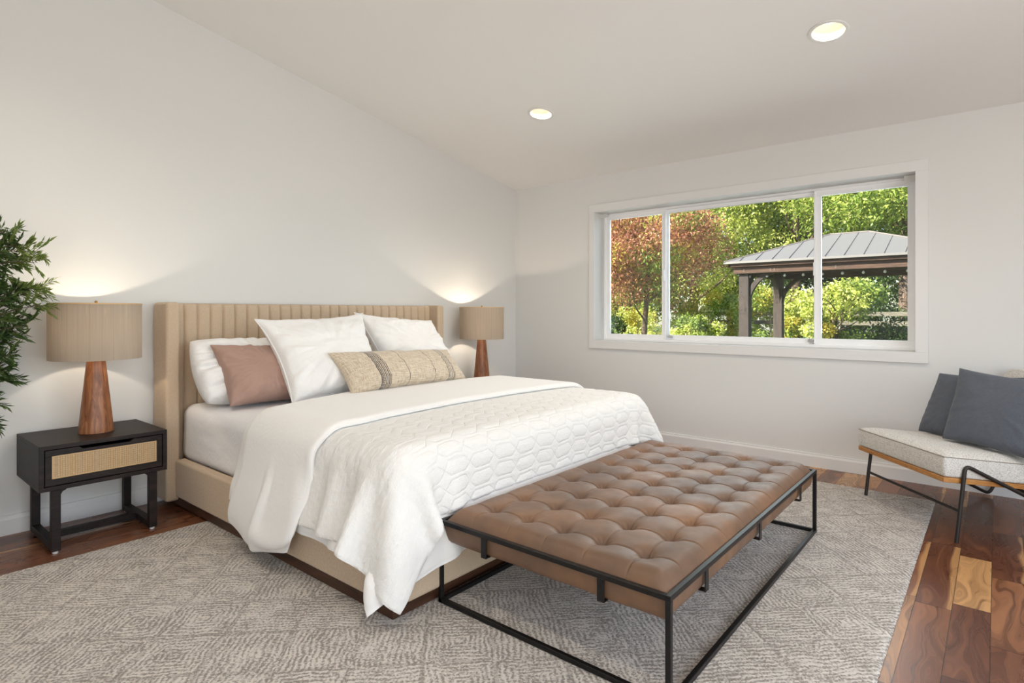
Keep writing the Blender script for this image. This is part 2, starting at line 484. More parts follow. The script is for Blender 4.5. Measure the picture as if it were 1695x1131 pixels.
def m_emit(name, c, s):
    m = bpy.data.materials.new(name); m.use_nodes = True; n = m.node_tree.nodes; n.clear()
    e = n.new('ShaderNodeEmission'); o = n.new('ShaderNodeOutputMaterial'); e.inputs[0].default_value = (*c, 1); e.inputs[1].default_value = s
    m.node_tree.links.new(e.outputs[0], o.inputs[0]); return m


M['bulb'] = m_emit('warm_bulb', (1.0, 0.89, 0.72), 2.0)
M['reflector'] = NT('downlight_reflector', 0.3).color(srgb(245, 238, 225)).m


def m_glass():
    m = bpy.data.materials.new('window_glass'); m.use_nodes = True; n = m.node_tree.nodes; l = m.node_tree.links; n.clear()
    o = n.new('ShaderNodeOutputMaterial'); tr = n.new('ShaderNodeBsdfTransparent'); gl = n.new('ShaderNodeBsdfGlossy'); mx = n.new('ShaderNodeMixShader')
    fr = n.new('ShaderNodeFresnel'); fr.inputs[0].default_value = 1.45; gl.inputs['Roughness'].default_value = 0.0
    tr.inputs[0].default_value = (0.97, 0.985, 0.98, 1)
    l.new(fr.outputs[0], mx.inputs[0]); l.new(tr.outputs[0], mx.inputs[1]); l.new(gl.outputs[0], mx.inputs[2]); l.new(mx.outputs[0], o.inputs[0]); return m


M['glass'] = m_glass()

# ============================================================ the room
XL, YB = -6.5, -5.7            # left and back walls
def ceil_z(x): return 2.44 - 0.173 * x

struct('floor', MB().box(XL, 0, YB, 0, -0.12, 0), M['floor'])
# headboard wall, raked to the ceiling slope
struct('wall_headboard', MB().prism([(XL - .2, -.12), (0.3, -.12), (0.3, 2.44), (0, 2.44), (XL - .2, ceil_z(XL - .2))], 'y', 0.0, 0.2), M['wall'])
# window wall: opening y -3.50..-0.98, z 0.88..2.095
OY0, OY1, OZ0, OZ1 = -3.497, -0.982, 0.878, 2.097
ww = MB()
ww.box(0, 0.3, YB, OY0, -.12, 2.44); ww.box(0, 0.3, OY1, 0, -.12, 2.44)
ww.box(0, 0.3, OY0, OY1, -.12, OZ0); ww.box(0, 0.3, OY0, OY1, OZ1, 2.44)
struct('wall_window', ww, M['wall'])
lw = MB(); lw.box(XL - .2, XL, -3.7, 0, -.12, 3.6); lw.box(XL - .2, XL, YB, -5.5, -.12, 3.6)
lw.box(XL - .2, XL, -5.5, -3.7, -.12, .3); lw.box(XL - .2, XL, -5.5, -3.7, 2.3, 3.6)
struct('wall_left', lw, M['wall'])
bw = MB(); bw.box(XL, -5.25, YB - .2, YB, -.12, 3.6); bw.box(-1.35, .3, YB - .2, YB, -.12, 3.0)
bw.box(-5.25, -1.35, YB - .2, YB, 2.42, 3.6); bw.box(-5.25, -1.35, YB - .2, YB, -.12, 0.02)
struct('wall_back', bw, M['wall'])

LIGHTS = [(-1.262, -3.223), (-1.235, -1.268), (-4.3, -1.268), (-4.3, -3.5)]  # last two are out of view, added to supply extra light
LR = 0.083
def ceiling():
    bm = bmesh.new()
    x0, x1, y0, y1 = XL - .2, .3, YB - .2, .2
    cs = [bm.verts.new((x, y, 0)) for x, y in ((x0, y0), (x1, y0), (x1, y1), (x0, y1))]
    es = [bm.edges.new((cs[i], cs[(i + 1) % 4])) for i in range(4)]
    for lx, ly in LIGHTS:
        ring = [bm.verts.new((lx + LR * math.cos(a), ly + LR * math.sin(a), 0)) for a in [2 * PI * k / 32 for k in range(32)]]
        es += [bm.edges.new((ring[i], ring[(i + 1) % 32])) for i in range(32)]
    bmesh.ops.triangle_fill(bm, use_beauty=True, use_dissolve=False, edges=es)
    for v in bm.verts: v.co.z = ceil_z(v.co.x)
    r = bmesh.ops.extrude_face_region(bm, geom=list(bm.faces))
    for g in r['geom']:
        if isinstance(g, bmesh.types.BMVert): g.co.z += 0.22
    bmesh.ops.recalc_face_normals(bm, faces=bm.faces)
    me = bpy.data.meshes.new('ceiling'); bm.to_mesh(me); bm.free(); me.materials.append(M['ceiling'])
    o = bpy.data.objects.new('ceiling', me); COL.objects.link(o); o['kind'] = 'structure'
ceiling()

BBP = [(0, 0), (-.016, 0), (-.016, .078), (-.010, .092), (-.010, .100), (0, .100)]
struct('baseboard_headboard', MB().prism([(p[0], p[1]) for p in BBP], 'x', XL, 0), M['trim'])
struct('baseboard_window', MB().prism([(p[0], p[1]) for p in BBP], 'y', YB, -0.016), M['trim'])

# window casing (flat boards around the opening)
tr = MB()
TW = .072
tr.box(-.018, 0, OY0 - TW, OY1 + TW * .8, OZ1, OZ1 + TW); tr.box(-.018, 0, OY0 - TW, OY1 + TW * .8, OZ0 - TW, OZ0)
tr.box(-.018, 0, OY0 - TW, OY0, OZ0, OZ1); tr.box(-.018, 0, OY1, OY1 + TW * .8, OZ0, OZ1)
struct('trim_1', tr, M['trim'], 0.0015, 1)
# the sliding window unit
win = empty('window_1', (0.2, (OY0 + OY1) / 2, OZ0)); win['kind'] = 'structure'
def wpart(name, mb, mat, parent=win, bevel=0.002):
    o = mb.build(name, mat, None, bevel); o.parent = parent; o.matrix_parent_inverse = win.matrix_basis.inverted() if parent is win else parent.matrix_parent_inverse; return o
bpy.context.view_layer.update()
def frame_mb(y0, y1, z0, z1, x0, x1, w, wb=None, wt=None):
    wb = wb or w; wt = wt or w
    return MB().box(x0, x1, y0, y1, z0, z0 + wb).box(x0, x1, y0, y1, z1 - wt, z1).box(x0, x1, y0, y0 + w, z0 + wb, z1 - wt).box(x0, x1, y1 - w, y1, z0 + wb, z1 - wt)
wpart('window_frame', frame_mb(OY0, OY1, OZ0, OZ1, .165, .27, .018, .022, .018), M['vinyl'])
# left and right sliding sashes stand in front of the fixed centre pane
wpart('sash', frame_mb(-1.618, OY1 - .014, OZ0 + .018, OZ1 - .014, .178, .208, .040, .044, .040).box(.170, .178, -1.618, -1.606, OZ0 + .03, OZ1 - .03), M['vinyl'])
wpart('sash', frame_mb(OY0 + .014, -2.838, OZ0 + .018, OZ1 - .014, .178, .208, .048, .050, .044).box(.168, .178, -2.850, -2.838, OZ0 + .03, OZ1 - .03), M['vinyl'])
wpart('sash', frame_mb(-2.868, -1.592, OZ0 + .018, OZ1 - .014, .214, .244, .036, .046, .034), M['vinyl'])
for (a, b, x) in ((-1.60, OY1 - .03, .193), (OY0 + .03, -2.86, .193), (-2.85, -1.61, .229)):
    wpart('glass_pane', MB().box(x - .002, x + .002, a, b, OZ0 + .05, OZ1 - .04), M['glass'], bevel=0)
for y in (-1.606, -2.845):
    wpart('latch', MB().box(.150, .170, y - .009, y + .009, 1.43, 1.53).box(.142, .152, y - .004, y + .004, 1.455, 1.505), M['vinyl'])
for y in (-1.64, -2.80):
    wpart('vent_lock', MB().box(.196, .214, y - .03, y + .012, OZ0 + .040, OZ0 + .052).box(.19, .2, y - .012, y + .0, OZ0 + .05, OZ0 + .066), M['steel'], bevel=.001)
for y, s in ((OY1, -1), (OY0, 1)):
    wpart('blind_bracket', MB().box(.10, .165, min(y, y + s * .055), max(y, y + s * .055), OZ1 - .030, OZ1 - .004)
          .box(.095, .10, min(y, y + s * .075), max(y, y + s * .075), OZ1 - .042, OZ1 - .002), M['white_plastic'], bevel=.001)

# recessed downlights
SL = math.atan(0.173)
def downlight(x, y, label, power=40):
    root = empty('ceiling_downlight', (x, y, ceil_z(x)), 0, label, 'downlight', 'recessed ceiling downlights')
    root.rotation_euler = (0, SL, 0)
    MB().lathe([(LR - .003, 0.002), (LR + .016, 0.0), (LR + .014, -.005), (LR + .002, -.007), (LR - .004, -.003)], 48, closed=True).build('trim_ring', M['white_plastic'], root, smooth=True)
    MB().lathe([(LR - .003, -.002), (LR - .010, .03), (LR - .022, .09), (LR - .025, .09), (LR - .006, .03), (LR - .001, .0)], 48, closed=True).build('reflector', M['reflector'], root, smooth=True)
    MB().lathe([(0.001, .070), (.04, .072), (.058, .082), (.058, .09), (.001, .09)], 40).build('lamp_lens', M['bulb'], root, smooth=True)
    light('downlight_lamp', 'SPOT', (x, y, ceil_z(x) + .03), power, (1.0, 0.87, 0.70), aim=(x, y, 0), spot_size=math.radians(125), spot_blend=0.9, shadow_soft_size=0.05)
downlight(*LIGHTS[0], 'larger looking round recessed downlight in the ceiling above the chair end of the window')
downlight(*LIGHTS[2], 'unseen recessed downlight added for extra light, in the ceiling above the left nightstand side')
downlight(*LIGHTS[3], 'unseen recessed downlight added for extra light, in the ceiling above the camera side of the rug')
downlight(*LIGHTS[1], 'small looking round recessed downlight in the ceiling near the far corner above the bed')

# ============================================================ rug
def rug():
    x0, x1, y0, y1 = -6.1, -0.41, -3.635, -0.60
    nx, ny = 300, 170
    V = []; 
    for j in range(ny + 1):
        for i in range(nx + 1):
            x = x0 + (x1 - x0) * i / nx; y = y0 + (y1 - y0) * j / ny
            e = min(i, nx - i, j, ny - j)
            if i in (0, nx): x += 0.004 * noise.noise(Vector((0, y * 60, 3)))
            if j in (0, ny): y += 0.004 * noise.noise(Vector((x * 60, 0, 5)))
            z = (0.004 if e == 0 else 0.010) + 0.0012 * noise.noise(Vector((x * 50, y * 50, 0)))
            V.append((x, y, z))
    F = [(j * (nx + 1) + i, j * (nx + 1) + i + 1, (j + 1) * (nx + 1) + i + 1, (j + 1) * (nx + 1) + i) for j in range(ny) for i in range(nx)]
    b = len(V); per = [i for i in range(nx + 1)] + [(j) * (nx + 1) + nx for j in range(1, ny + 1)] + [ny * (nx + 1) + i for i in range(nx - 1, -1, -1)] + [j * (nx + 1) for j in range(ny - 1, 0, -1)]
    for p in per: V.append((V[p][0], V[p][1], 0.0005))
    n = len(per)
    F += [(per[k], b + k, b + (k + 1) % n, per[(k + 1) % n]) for k in range(n)] + [tuple(b + k for k in range(n))[::-1]]
    o = mesh_obj('area_rug', V, F, M['rug'], smooth=True)
    tag(o, 'large taupe and cream patterned wool rug under the bed and the bench', 'rug')
rug()

# ============================================================ bed
def smoothstep(a, b, x):
    t = np.clip((x - a) / (b - a), 0, 1); return t * t * (3 - 2 * t)

def build_bed():
    B = empty('upholstered_bed', (-2.35, -1.1, 0), 0, 'oatmeal linen upholstered bed with a channelled wingback headboard and dark plinth', 'bed')
    Bm = Matrix.Translation(-B.location)
    def put(o): o.parent = B; o.matrix_parent_inverse = Bm; return o
    # channel-tufted front of the headboard
    xa, xb, n = -3.312, -1.369, 25
    P = (xb - xa) / n; prof = []
    x = xa - P * .75
    sub = 24
    xs = np.arange(-3.39, -1.30, P / sub)
    for xx in xs:
        fr = ((xx - xa) / P) % 1.0
        d = min(fr, 1 - fr)
        dd = d * P
        prof.append((float(xx), -.119 + .017 * math.exp(-dd / .0035) + .005 * (1 - dd / (P / 2)) ** 2))
    zs = [0.10, .3, .6, .9, 1.10, 1.16, 1.185, 1.198, 1.203]
    off = [0, 0, 0, 0, 0, .001, .004, .012, .026]
    V = []; nx = len(prof)
    for z, o_ in zip(zs, off):
        for (px, py) in prof: V.append((px, py + o_, z))
    F = [(j * nx + i, j * nx + i + 1, (j + 1) * nx + i + 1, (j + 1) * nx + i) for j in range(len(zs) - 1) for i in range(nx - 1)]
    o = mesh_obj('headboard_channels', V, F, M['linen'], smooth=True); put(o)
    m = o.modifiers.new('s', 'SOLIDIFY'); m.thickness = 0.01; m.offset = -1
    put(MB().box(-3.40, -1.29, -.098, -.022, .06, 1.203).build('headboard_back', M['linen'], None, .02, 4))
    for xw, s in ((-3.452, 1), (-1.248, -1)):
        a, b = sorted((xw, xw + s * .075))
        put(MB().box(a, b, -.225, -.022, .04, 1.207).build('headboard_wing', M['linen'], None, .017, 4))
    # rails
    put(MB().box(-3.405, -3.345, -2.245, -.226, .065, .285).build('side_rail', M['linen'], None, .016, 4))
    put(MB().box(-1.355, -1.295, -2.245, -.226, .065, .285).build('side_rail', M['linen'], None, .016, 4))
    put(MB().box(-3.344, -1.356, -2.245, -2.185, .065, .285).build('foot_rail', M['linen'], None, .016, 4))
    put(MB().box(-3.344, -1.356, -2.184, -.125, .10, .24).build('slat_base', M['linen'], None, .004, 1))
    pl = MB().box(-3.385, -3.345, -2.21, -.06, .0105, .066).box(-1.355, -1.315, -2.21, -.06, .0105, .066).box(-3.345, -1.355, -2.21, -2.17, .0105, .066)
    put(pl.build('plinth', M['plinth'], None, .002, 1))
    # mattress
    nxm, nym = 64, 70
    MV = []
    x0, x1, y0, y1, z0, z1, r = -3.342, -1.358, -2.183, -.125, .243, .598, .075
    cx_, cy_, cz_ = (x0 + x1) / 2, (y0 + y1) / 2, (z0 + z1) / 2
    bm = bmesh.new(); bmesh.ops.create_cube(bm, size=1.0)
    bmesh.ops.subdivide_edges(bm, edges=list(bm.edges), cuts=40, use_grid_fill=True)
    hx, hy, hz = (x1 - x0) / 2, (y1 - y0) / 2, (z1 - z0) / 2
    for v in bm.verts:
        p = np.array([v.co.x * 2 * hx, v.co.y * 2 * hy, v.co.z * 2 * hz])
        h = np.array([hx, hy, hz]) - r
        q = np.clip(p, -h, h); d = p - q; L = np.linalg.norm(d)
        if L > 1e-9: p = q + d / L * r
        side = abs(p[2]) < hz * .9
        wob = 0.006 * noise.noise(Vector((p[0] * 3, p[1] * 3, p[2] * 5))) + 0.003 * noise.noise(Vector((p[0] * 9 + p[2] * 6, p[1] * 9, p[2] * 16)))
        if L > 1e-9: p = p + d / L * wob
        v.co = (p[0] + cx_, p[1] + cy_, p[2] + cz_)
    me = bpy.data.meshes.new('mattress'); bm.to_mesh(me); bm.free(); me.materials.append(M['sheet'])
    me.polygons.foreach_set('use_smooth', [True] * len(me.polygons))
    o = bpy.data.objects.new('mattress', me); COL.objects.link(o)
    tag(o, 'mattress under a white fitted sheet, lying in the linen bed frame', 'mattress')
build_bed()

# ------------------------------------------------------------ draped bedding: position-based cloth on a rounded box
BOX = [((-3.352, -1.348), (-2.20, 0.2), (-.3, .600), .085), ((-3.408, -1.292), (-2.248, 0.2), (-.3, .287), .02)]

def sdf(p, grow=0.0):
    best = np.full(len(p), 1e9); N = np.zeros_like(p)
    for (xr, yr, zr, r) in BOX:
        lo = np.array([xr[0], yr[0], zr[0]]); hi = np.array([xr[1], yr[1], zr[1]])
        c = (lo + hi) / 2; h = (hi - lo) / 2 - r
        d = p - c; q = np.abs(d) - h; qp = np.maximum(q, 0); L = np.linalg.norm(qp, axis=1)
        inside = np.minimum(q.max(1), 0); s = L + inside - r
        n = np.where(L[:, None] > 1e-9, qp / np.maximum(L, 1e-9)[:, None], 0) * np.sign(d)
        k = L <= 1e-9
        if k.any():
            ax = q[k].argmax(1); nn = np.zeros((k.sum(), 3)); nn[np.arange(k.sum()), ax] = np.sign(d[k])[np.arange(k.sum()), ax]; n[k] = nn
        m = s < best; best = np.where(m, s, best); N[m] = n[m]
    return best - grow, N


def cloth(flat, start, offset, steps=150, iters=14, seed=0, extra=None, bench=True, cap=None, bend=.10):
    """flat (n,m,2): rest layout; start (n,m,3): first positions. returns draped positions"""
    n, m, _ = flat.shape
    p = start.copy(); v = np.zeros_like(p); rng = np.random.default_rng(seed); p += rng.normal(0, 0.0015, p.shape)
    C = []
    def con(di, dj, par, k):
        for a in range(2):
            i = np.arange(n - abs(di)); j = np.arange(m - abs(dj))
            I, J = np.meshgrid(i, j, indexing='ij')
            J0 = J if dj >= 0 else J + abs(dj); J1 = J0 + dj; I0 = I; I1 = I + di
            step = 2 if max(abs(di), abs(dj)) == 2 else 1
            key = (I0 // step) % 2 if di else (J0 // step) % 2
            s = key == a
            A = (I0[s] * m + J0[s]); Bq = (I1[s] * m + J1[s])
            f = flat.reshape(-1, 2); L = np.linalg.norm(f[A] - f[Bq], axis=1)
            if extra is not None: L = L * (1 + 0.5 * (extra.ravel()[A] + extra.ravel()[Bq]) * (abs(dj) > 0))
            C.append((A, Bq, L, k))
    con(1, 0, 0, .5); con(0, 1, 0, .5); con(1, 1, 0, .22); con(1, -1, 0, .22); con(2, 0, 0, bend); con(0, 2, 0, bend)
    pin = ((flat[..., 0] > -3.15) & (flat[..., 0] < -1.55) & (flat[..., 1] > -2.02)).ravel(); FX = flat.reshape(-1, 2)
    dt = 1 / 50.; P = p.reshape(-1, 3); Vv = v.reshape(-1, 3)
    for st in range(steps):
        Vv[:, 2] -= 9.8 * dt; prev = P.copy(); P += Vv * dt
        for it in range(iters):
            for (A, Bq, L, k) in C:
                d = P[Bq] - P[A]; l = np.sqrt((d * d).sum(1)) + 1e-9
                c = d * ((l - L) / l * k)[:, None]; P[A] += c; P[Bq] -= c
            if it % 3 == 2 or it == iters - 1:
                s, N = sdf(P, offset); hit = s < 0
                P[hit] -= N[hit] * s[hit][:, None]
                lowz = P[:, 2] < 0.030; P[lowz, 2] = 0.030; P[pin, :2] = FX[pin]
                if bench:
                    b = (P[:, 1] < -2.245 + 0.0) & (P[:, 0] > -3.24); # the bench stands just beyond the foot
                    lim = -2.36 - 0.0
                    bb = b & (P[:, 1] < lim) & (P[:, 2] < .45); P[bb, 1] = lim
                if cap is not None:
                    idx, mx = cap
                    s2, N2 = sdf(P[idx], 0); over = s2 > mx; P[idx[over]] -= N2[over] * (s2[over] - mx)[:, None]
        Vv[:] = (P - prev) / dt * 0.965
        sp = np.linalg.norm(Vv, axis=1); f = np.minimum(1, 2.2 / (sp + 1e-9)); Vv *= f[:, None]
        s, N = sdf(P, offset + .004); hit = s < 0; Vv[hit] *= 0.35
    # take out the remaining stretch
    for it in range(90):
        for (A, Bq, L, k) in C[:8]:
            d = P[Bq] - P[A]; l = np.sqrt((d * d).sum(1)) + 1e-9
            c = d * ((l - L) / l * k)[:, None]; P[A] += c; P[Bq] -= c
        s, N = sdf(P, offset); hit = s < 0
        P[hit] -= N[hit] * s[hit][:, None]
        lowz = P[:, 2] < 0.030; P[lowz, 2] = 0.030; P[pin, :2] = FX[pin]
        if bench:
            bb = (P[:, 1] < -2.36) & (P[:, 0] > -3.24) & (P[:, 2] < .45); P[bb, 1] = -2.36
        if cap is not None:
            idx, mx = cap
            s2, N2 = sdf(P[idx], 0); over = s2 > mx; P[idx[over]] -= N2[over] * (s2[over] - mx)[:, None]
    return P.reshape(n, m, 3)


def catmull(A, k):
    """upsample grid k times along both axes"""
    def up(A):
        n = len(A); E = np.concatenate([2 * A[:1] - A[1:2], A, 2 * A[-1:] - A[-2:-1]]); out = []
        for i in range(n - 1):
            p0, p1, p2, p3 = E[i], E[i + 1], E[i + 2], E[i + 3]
            for q in range(k):
                t = q / k
                out.append(.5 * ((2 * p1) + (-p0 + p2) * t + (2 * p0 - 5 * p1 + 4 * p2 - p3) * t * t + (-p0 + 3 * p1 - 3 * p2 + p3) * t ** 3))
        out.append(A[-1]); return np.array(out)
    return up(up(A).swapaxes(0, 1)).swapaxes(0, 1)


def normals(G):
    du = np.gradient(G, axis=0); dv = np.gradient(G, axis=1); n = np.cross(du, dv); n /= np.linalg.norm(n, axis=2, keepdims=True) + 1e-12; return n


def smooth_grid(G, k=1):
    for _ in range(k):
        H = G.copy(); H[1:-1] = .25 * G[:-2] + .5 * G[1:-1] + .25 * G[2:]; G = H.copy()
        G[:, 1:-1] = .25 * H[:, :-2] + .5 * H[:, 1:-1] + .25 * H[:, 2:]
    return G


def thick_mesh(name, G, T, mat, uv, parent=None, edge=0.03, flip=1.0, disp=None, pw=.5):
    n, m, _ = G.shape; N = normals(G) * flip
    su = np.concatenate([[0], np.cumsum(np.linalg.norm(np.diff(G.mean(1), axis=0), axis=1))]) if False else None
    du = np.linalg.norm(np.diff(uv, axis=0), axis=2).mean(1); dv = np.linalg.norm(np.diff(uv, axis=1), axis=2).mean(0)
    a = np.concatenate([[0], np.cumsum(du)]); b = np.concatenate([[0], np.cumsum(dv)])
    da = np.minimum(a, a[-1] - a); db = np.minimum(b, b[-1] - b)
    d = np.minimum(da[:, None], db[None, :]); t = np.clip(d / edge, 0, 1); prof = (1 - (1 - t) ** 2) ** pw
    half = (T / 2) * prof
    dd = disp if disp is not None else 0
    top = G + N * (half + dd)[..., None]; bot = G - N * half[..., None]
    V = np.concatenate([top.reshape(-1, 3), bot.reshape(-1, 3)])
    idx = np.arange(n * m).reshape(n, m); q = np.stack([idx[:-1, :-1], idx[1:, :-1], idx[1:, 1:], idx[:-1, 1:]], -1).reshape(-1, 4)
    if flip < 0: q = q[:, ::-1]
    q2 = q[:, ::-1] + n * m
    per = np.concatenate([idx[0, :], idx[1:, -1], idx[-1, -2::-1], idx[-2:0:-1, 0]])
    nx_ = np.roll(per, -1); side = np.stack([per, nx_, nx_ + n * m, per + n * m], -1)
    if flip < 0: side = side[:, ::-1]
    F = np.concatenate([q, q2, side]).tolist()
    U = np.concatenate([uv.reshape(-1, 2)] * 2)
    o = mesh_obj(name, V.tolist(), F, mat, parent, smooth=True, uvs=U)
    return o


def layout(xs, ys, fx=None):
    X, Y = np.meshgrid(xs, ys, indexing='ij'); return np.stack([X, Y], -1)

def start_from(flat, z, drop=0.0):
    """lay the flat rectangle over the bed, overhang already tipped down"""
    X, Y = flat[..., 0], flat[..., 1]
    xl, xr, yf = -3.352, -1.348, -2.20
    ox = np.maximum(xl - X, 0); oxr = np.maximum(X - xr, 0); oy = np.maximum(yf - Y, 0)
    c = .35; s = math.sqrt(1 - c * c)
    px = np.clip(X, xl, xr) - ox * c + oxr * c; py = np.maximum(Y, yf) - oy * c
    pz = z - (ox + oxr) * s - oy * s * .9
    return np.stack([px, py, np.maximum(pz, .06)], -1)

def bedding():
    h = 0.030
    # ---- duvet, bottom layer
    xs = np.arange(-3.352 - .375, -1.348 + .38, h); ys = np.arange(-2.20 - .375, -.98, h)
    flat = layout(xs, ys); X, Y = flat[..., 0], flat[..., 1]
    cf = smoothstep(0, .34, -3.352 - X) * smoothstep(0, .34, -2.20 - Y)      # soft rounded corner
    flat[..., 0] += .13 * cf; flat[..., 1] += .03 * cf
    ex = 0.07 * smoothstep(.02, .3, np.maximum(-3.352 - X, X + 1.348)) + .02 * smoothstep(.0, .3, -2.20 - Y)
    under = ((X > -3.352 - .30) & (X < -1.348 + .28) & (Y > -2.20 - .20) & (Y < -1.3)).ravel()
    # under the quilt the duvet cannot stand away from the bed
    G = cloth(flat, start_from(flat, .66), 0.012, steps=110, seed=1, extra=ex, bend=.35, cap=(np.where(under)[0], 0.018))
    GD = catmull(smooth_grid(G, 1), 2); UD = catmull(flat, 2)
    # ---- quilt
    xs = np.arange(-3.352 - .345, -1.348 + .33, h); ys = np.arange(-2.20 - .245, -1.33, h)
    flat = layout(xs, ys); X, Y = flat[..., 0].copy(), flat[..., 1].copy()
    cf = smoothstep(0, .34, -3.352 - X) * smoothstep(0, .26, -2.20 - Y)      # rounded corner
    flat[..., 0] += .01 * cf
    ex = 0.10 * smoothstep(.02, .25, -3.352 - X) + .05 * smoothstep(.02, .25, X + 1.348)
    G = cloth(flat, start_from(flat, .72), 0.031, steps=110, seed=5, extra=ex)
    G = smooth_grid(G, 1)
    # the duvet stays behind the quilt wherever the quilt covers it
    from mathutils.kdtree import KDTree
    K2 = catmull(G, 2); N2 = normals(K2); kn, km = K2.shape[:2]; kd = KDTree(kn * km)
    for q, pt in enumerate(K2.reshape(-1, 3)): kd.insert(Vector(pt), q)
    kd.balance(); D = GD.reshape(-1, 3); NF = N2.reshape(-1, 3); KF = K2.reshape(-1, 3)
    for ps in range(2):
        for q in range(len(D)):
            co, ix, dist = kd.find(Vector(D[q]))
            a_, b_ = divmod(ix, km)
            if a_ < 2 or b_ < 2 or a_ > kn - 3 or (b_ > km - 3) or dist > .09: continue
            sd = float((D[q] - KF[ix]) @ NF[ix])
            if sd > -.021: D[q] -= NF[ix] * (sd + .021) * .9
    GD = smooth_grid(D.reshape(GD.shape), 1)
    du = thick_mesh('duvet', GD, .020, M['duvet'], UD, edge=.04, flip=1)
    tag(du, 'thick white cotton duvet draped over the bed, turned back near the pillows', 'duvet')
    G = catmull(G, 4); U = catmull(flat, 4); N = normals(G)
    # stitched wave pattern: crossing wavy rows leave long hexagons and small diamonds
    s, t = U[..., 0], U[..., 1]
    s = s + .004 * np.sin(t * 31 + 1); t = t + .004 * np.sin(s * 23)
    Hh, W, A = .076, .30, .029
    wv = np.clip(np.sin(2 * PI * s / W) * 1.7, -1, 1) * A
    def ln(f): g = (f / Hh) % 1.0; g = np.minimum(g, 1 - g) * Hh; return g
    d = np.minimum(ln(t + wv), ln(t - wv + Hh * .0))
    pat = .0040 * (1 - np.exp(-(d / .008) ** 1.2)) - .0020
    # the left overhang and the hem are smocked into narrow gathered ribs instead
    hem = smoothstep(-3.30, -3.10, s)
    rib = .0016 * np.sin(t * 2 * PI / .017 + 3 * np.sin(s * 9)) * (1 - hem)
    crk = np.array([[noise.noise(Vector((a * 14, b * 55, 2))) + .7 * noise.noise(Vector((a * 45, b * 70, 7))) for a, b in zip(r1, r2)] for r1, r2 in zip(s[:, ::1], t[:, ::1])])
    disp = pat * (0.12 + .88 * hem) * (1 - .55 * smoothstep(-1.95, -1.7, t)) + rib + crk * .0032 * (1.0 - .55 * hem)
    q = thick_mesh('quilt', G, .010, M['quilt'], U, edge=.008, disp=disp)
    tag(q, 'white stitched quilt coverlet spread over the duvet at the foot of the bed', 'quilt')
    # ---- folded-back top of the duvet: a wide band, gathered where it hangs down the side
    h = .028
    L0 = -3.352 - .47
    xs = np.arange(L0, -1.348 + .30, h); m = 30; tt = np.linspace(0, 1, m)
    flat = np.zeros((len(xs), m, 2))
    for i, x in enumerate(xs):
        hang = smoothstep(0.0, .50, -3.352 - x)
        k = smoothstep(-3.3, -1.4, x)
        head = np.interp(x, [L0, -3.8, -3.6, -3.35, -3.05, -2.7, -2.1, -1.6, -1.25, -1.05], [-1.15, -1.13, -1.19, -1.12, -.99, -.89, -.90, -.95, -1.05, -1.15])
        foot = np.interp(x, [L0, -3.8, -3.6, -3.35, -3.0, -2.5, -2.0, -1.6, -1.35, -1.05], [-1.50, -1.56, -1.68, -1.76, -1.68, -1.63, -1.63, -1.67, -1.75, -1.82])
        yy = foot + (head - foot) * tt
        # lower hem comes to two soft points
        xx = x - .05 * hang * np.sin(tt * PI * 1.0) * (1 - tt) * 2
        flat[i, :, 0] = xx; flat[i, :, 1] = yy
    X = flat[..., 0]
    ex = .34 * smoothstep(.06, .42, -3.352 - X)
    G = cloth(flat, start_from(flat, .78), 0.052, steps=110, seed=9, extra=ex, bend=.2, bench=False)
    G = smooth_grid(G, 1); G = catmull(G, 3); U = catmull(flat, 3)
    o = thick_mesh('folded_top', G, .034, M['duvet'], U, edge=.04)
    o.parent = du
bedding()


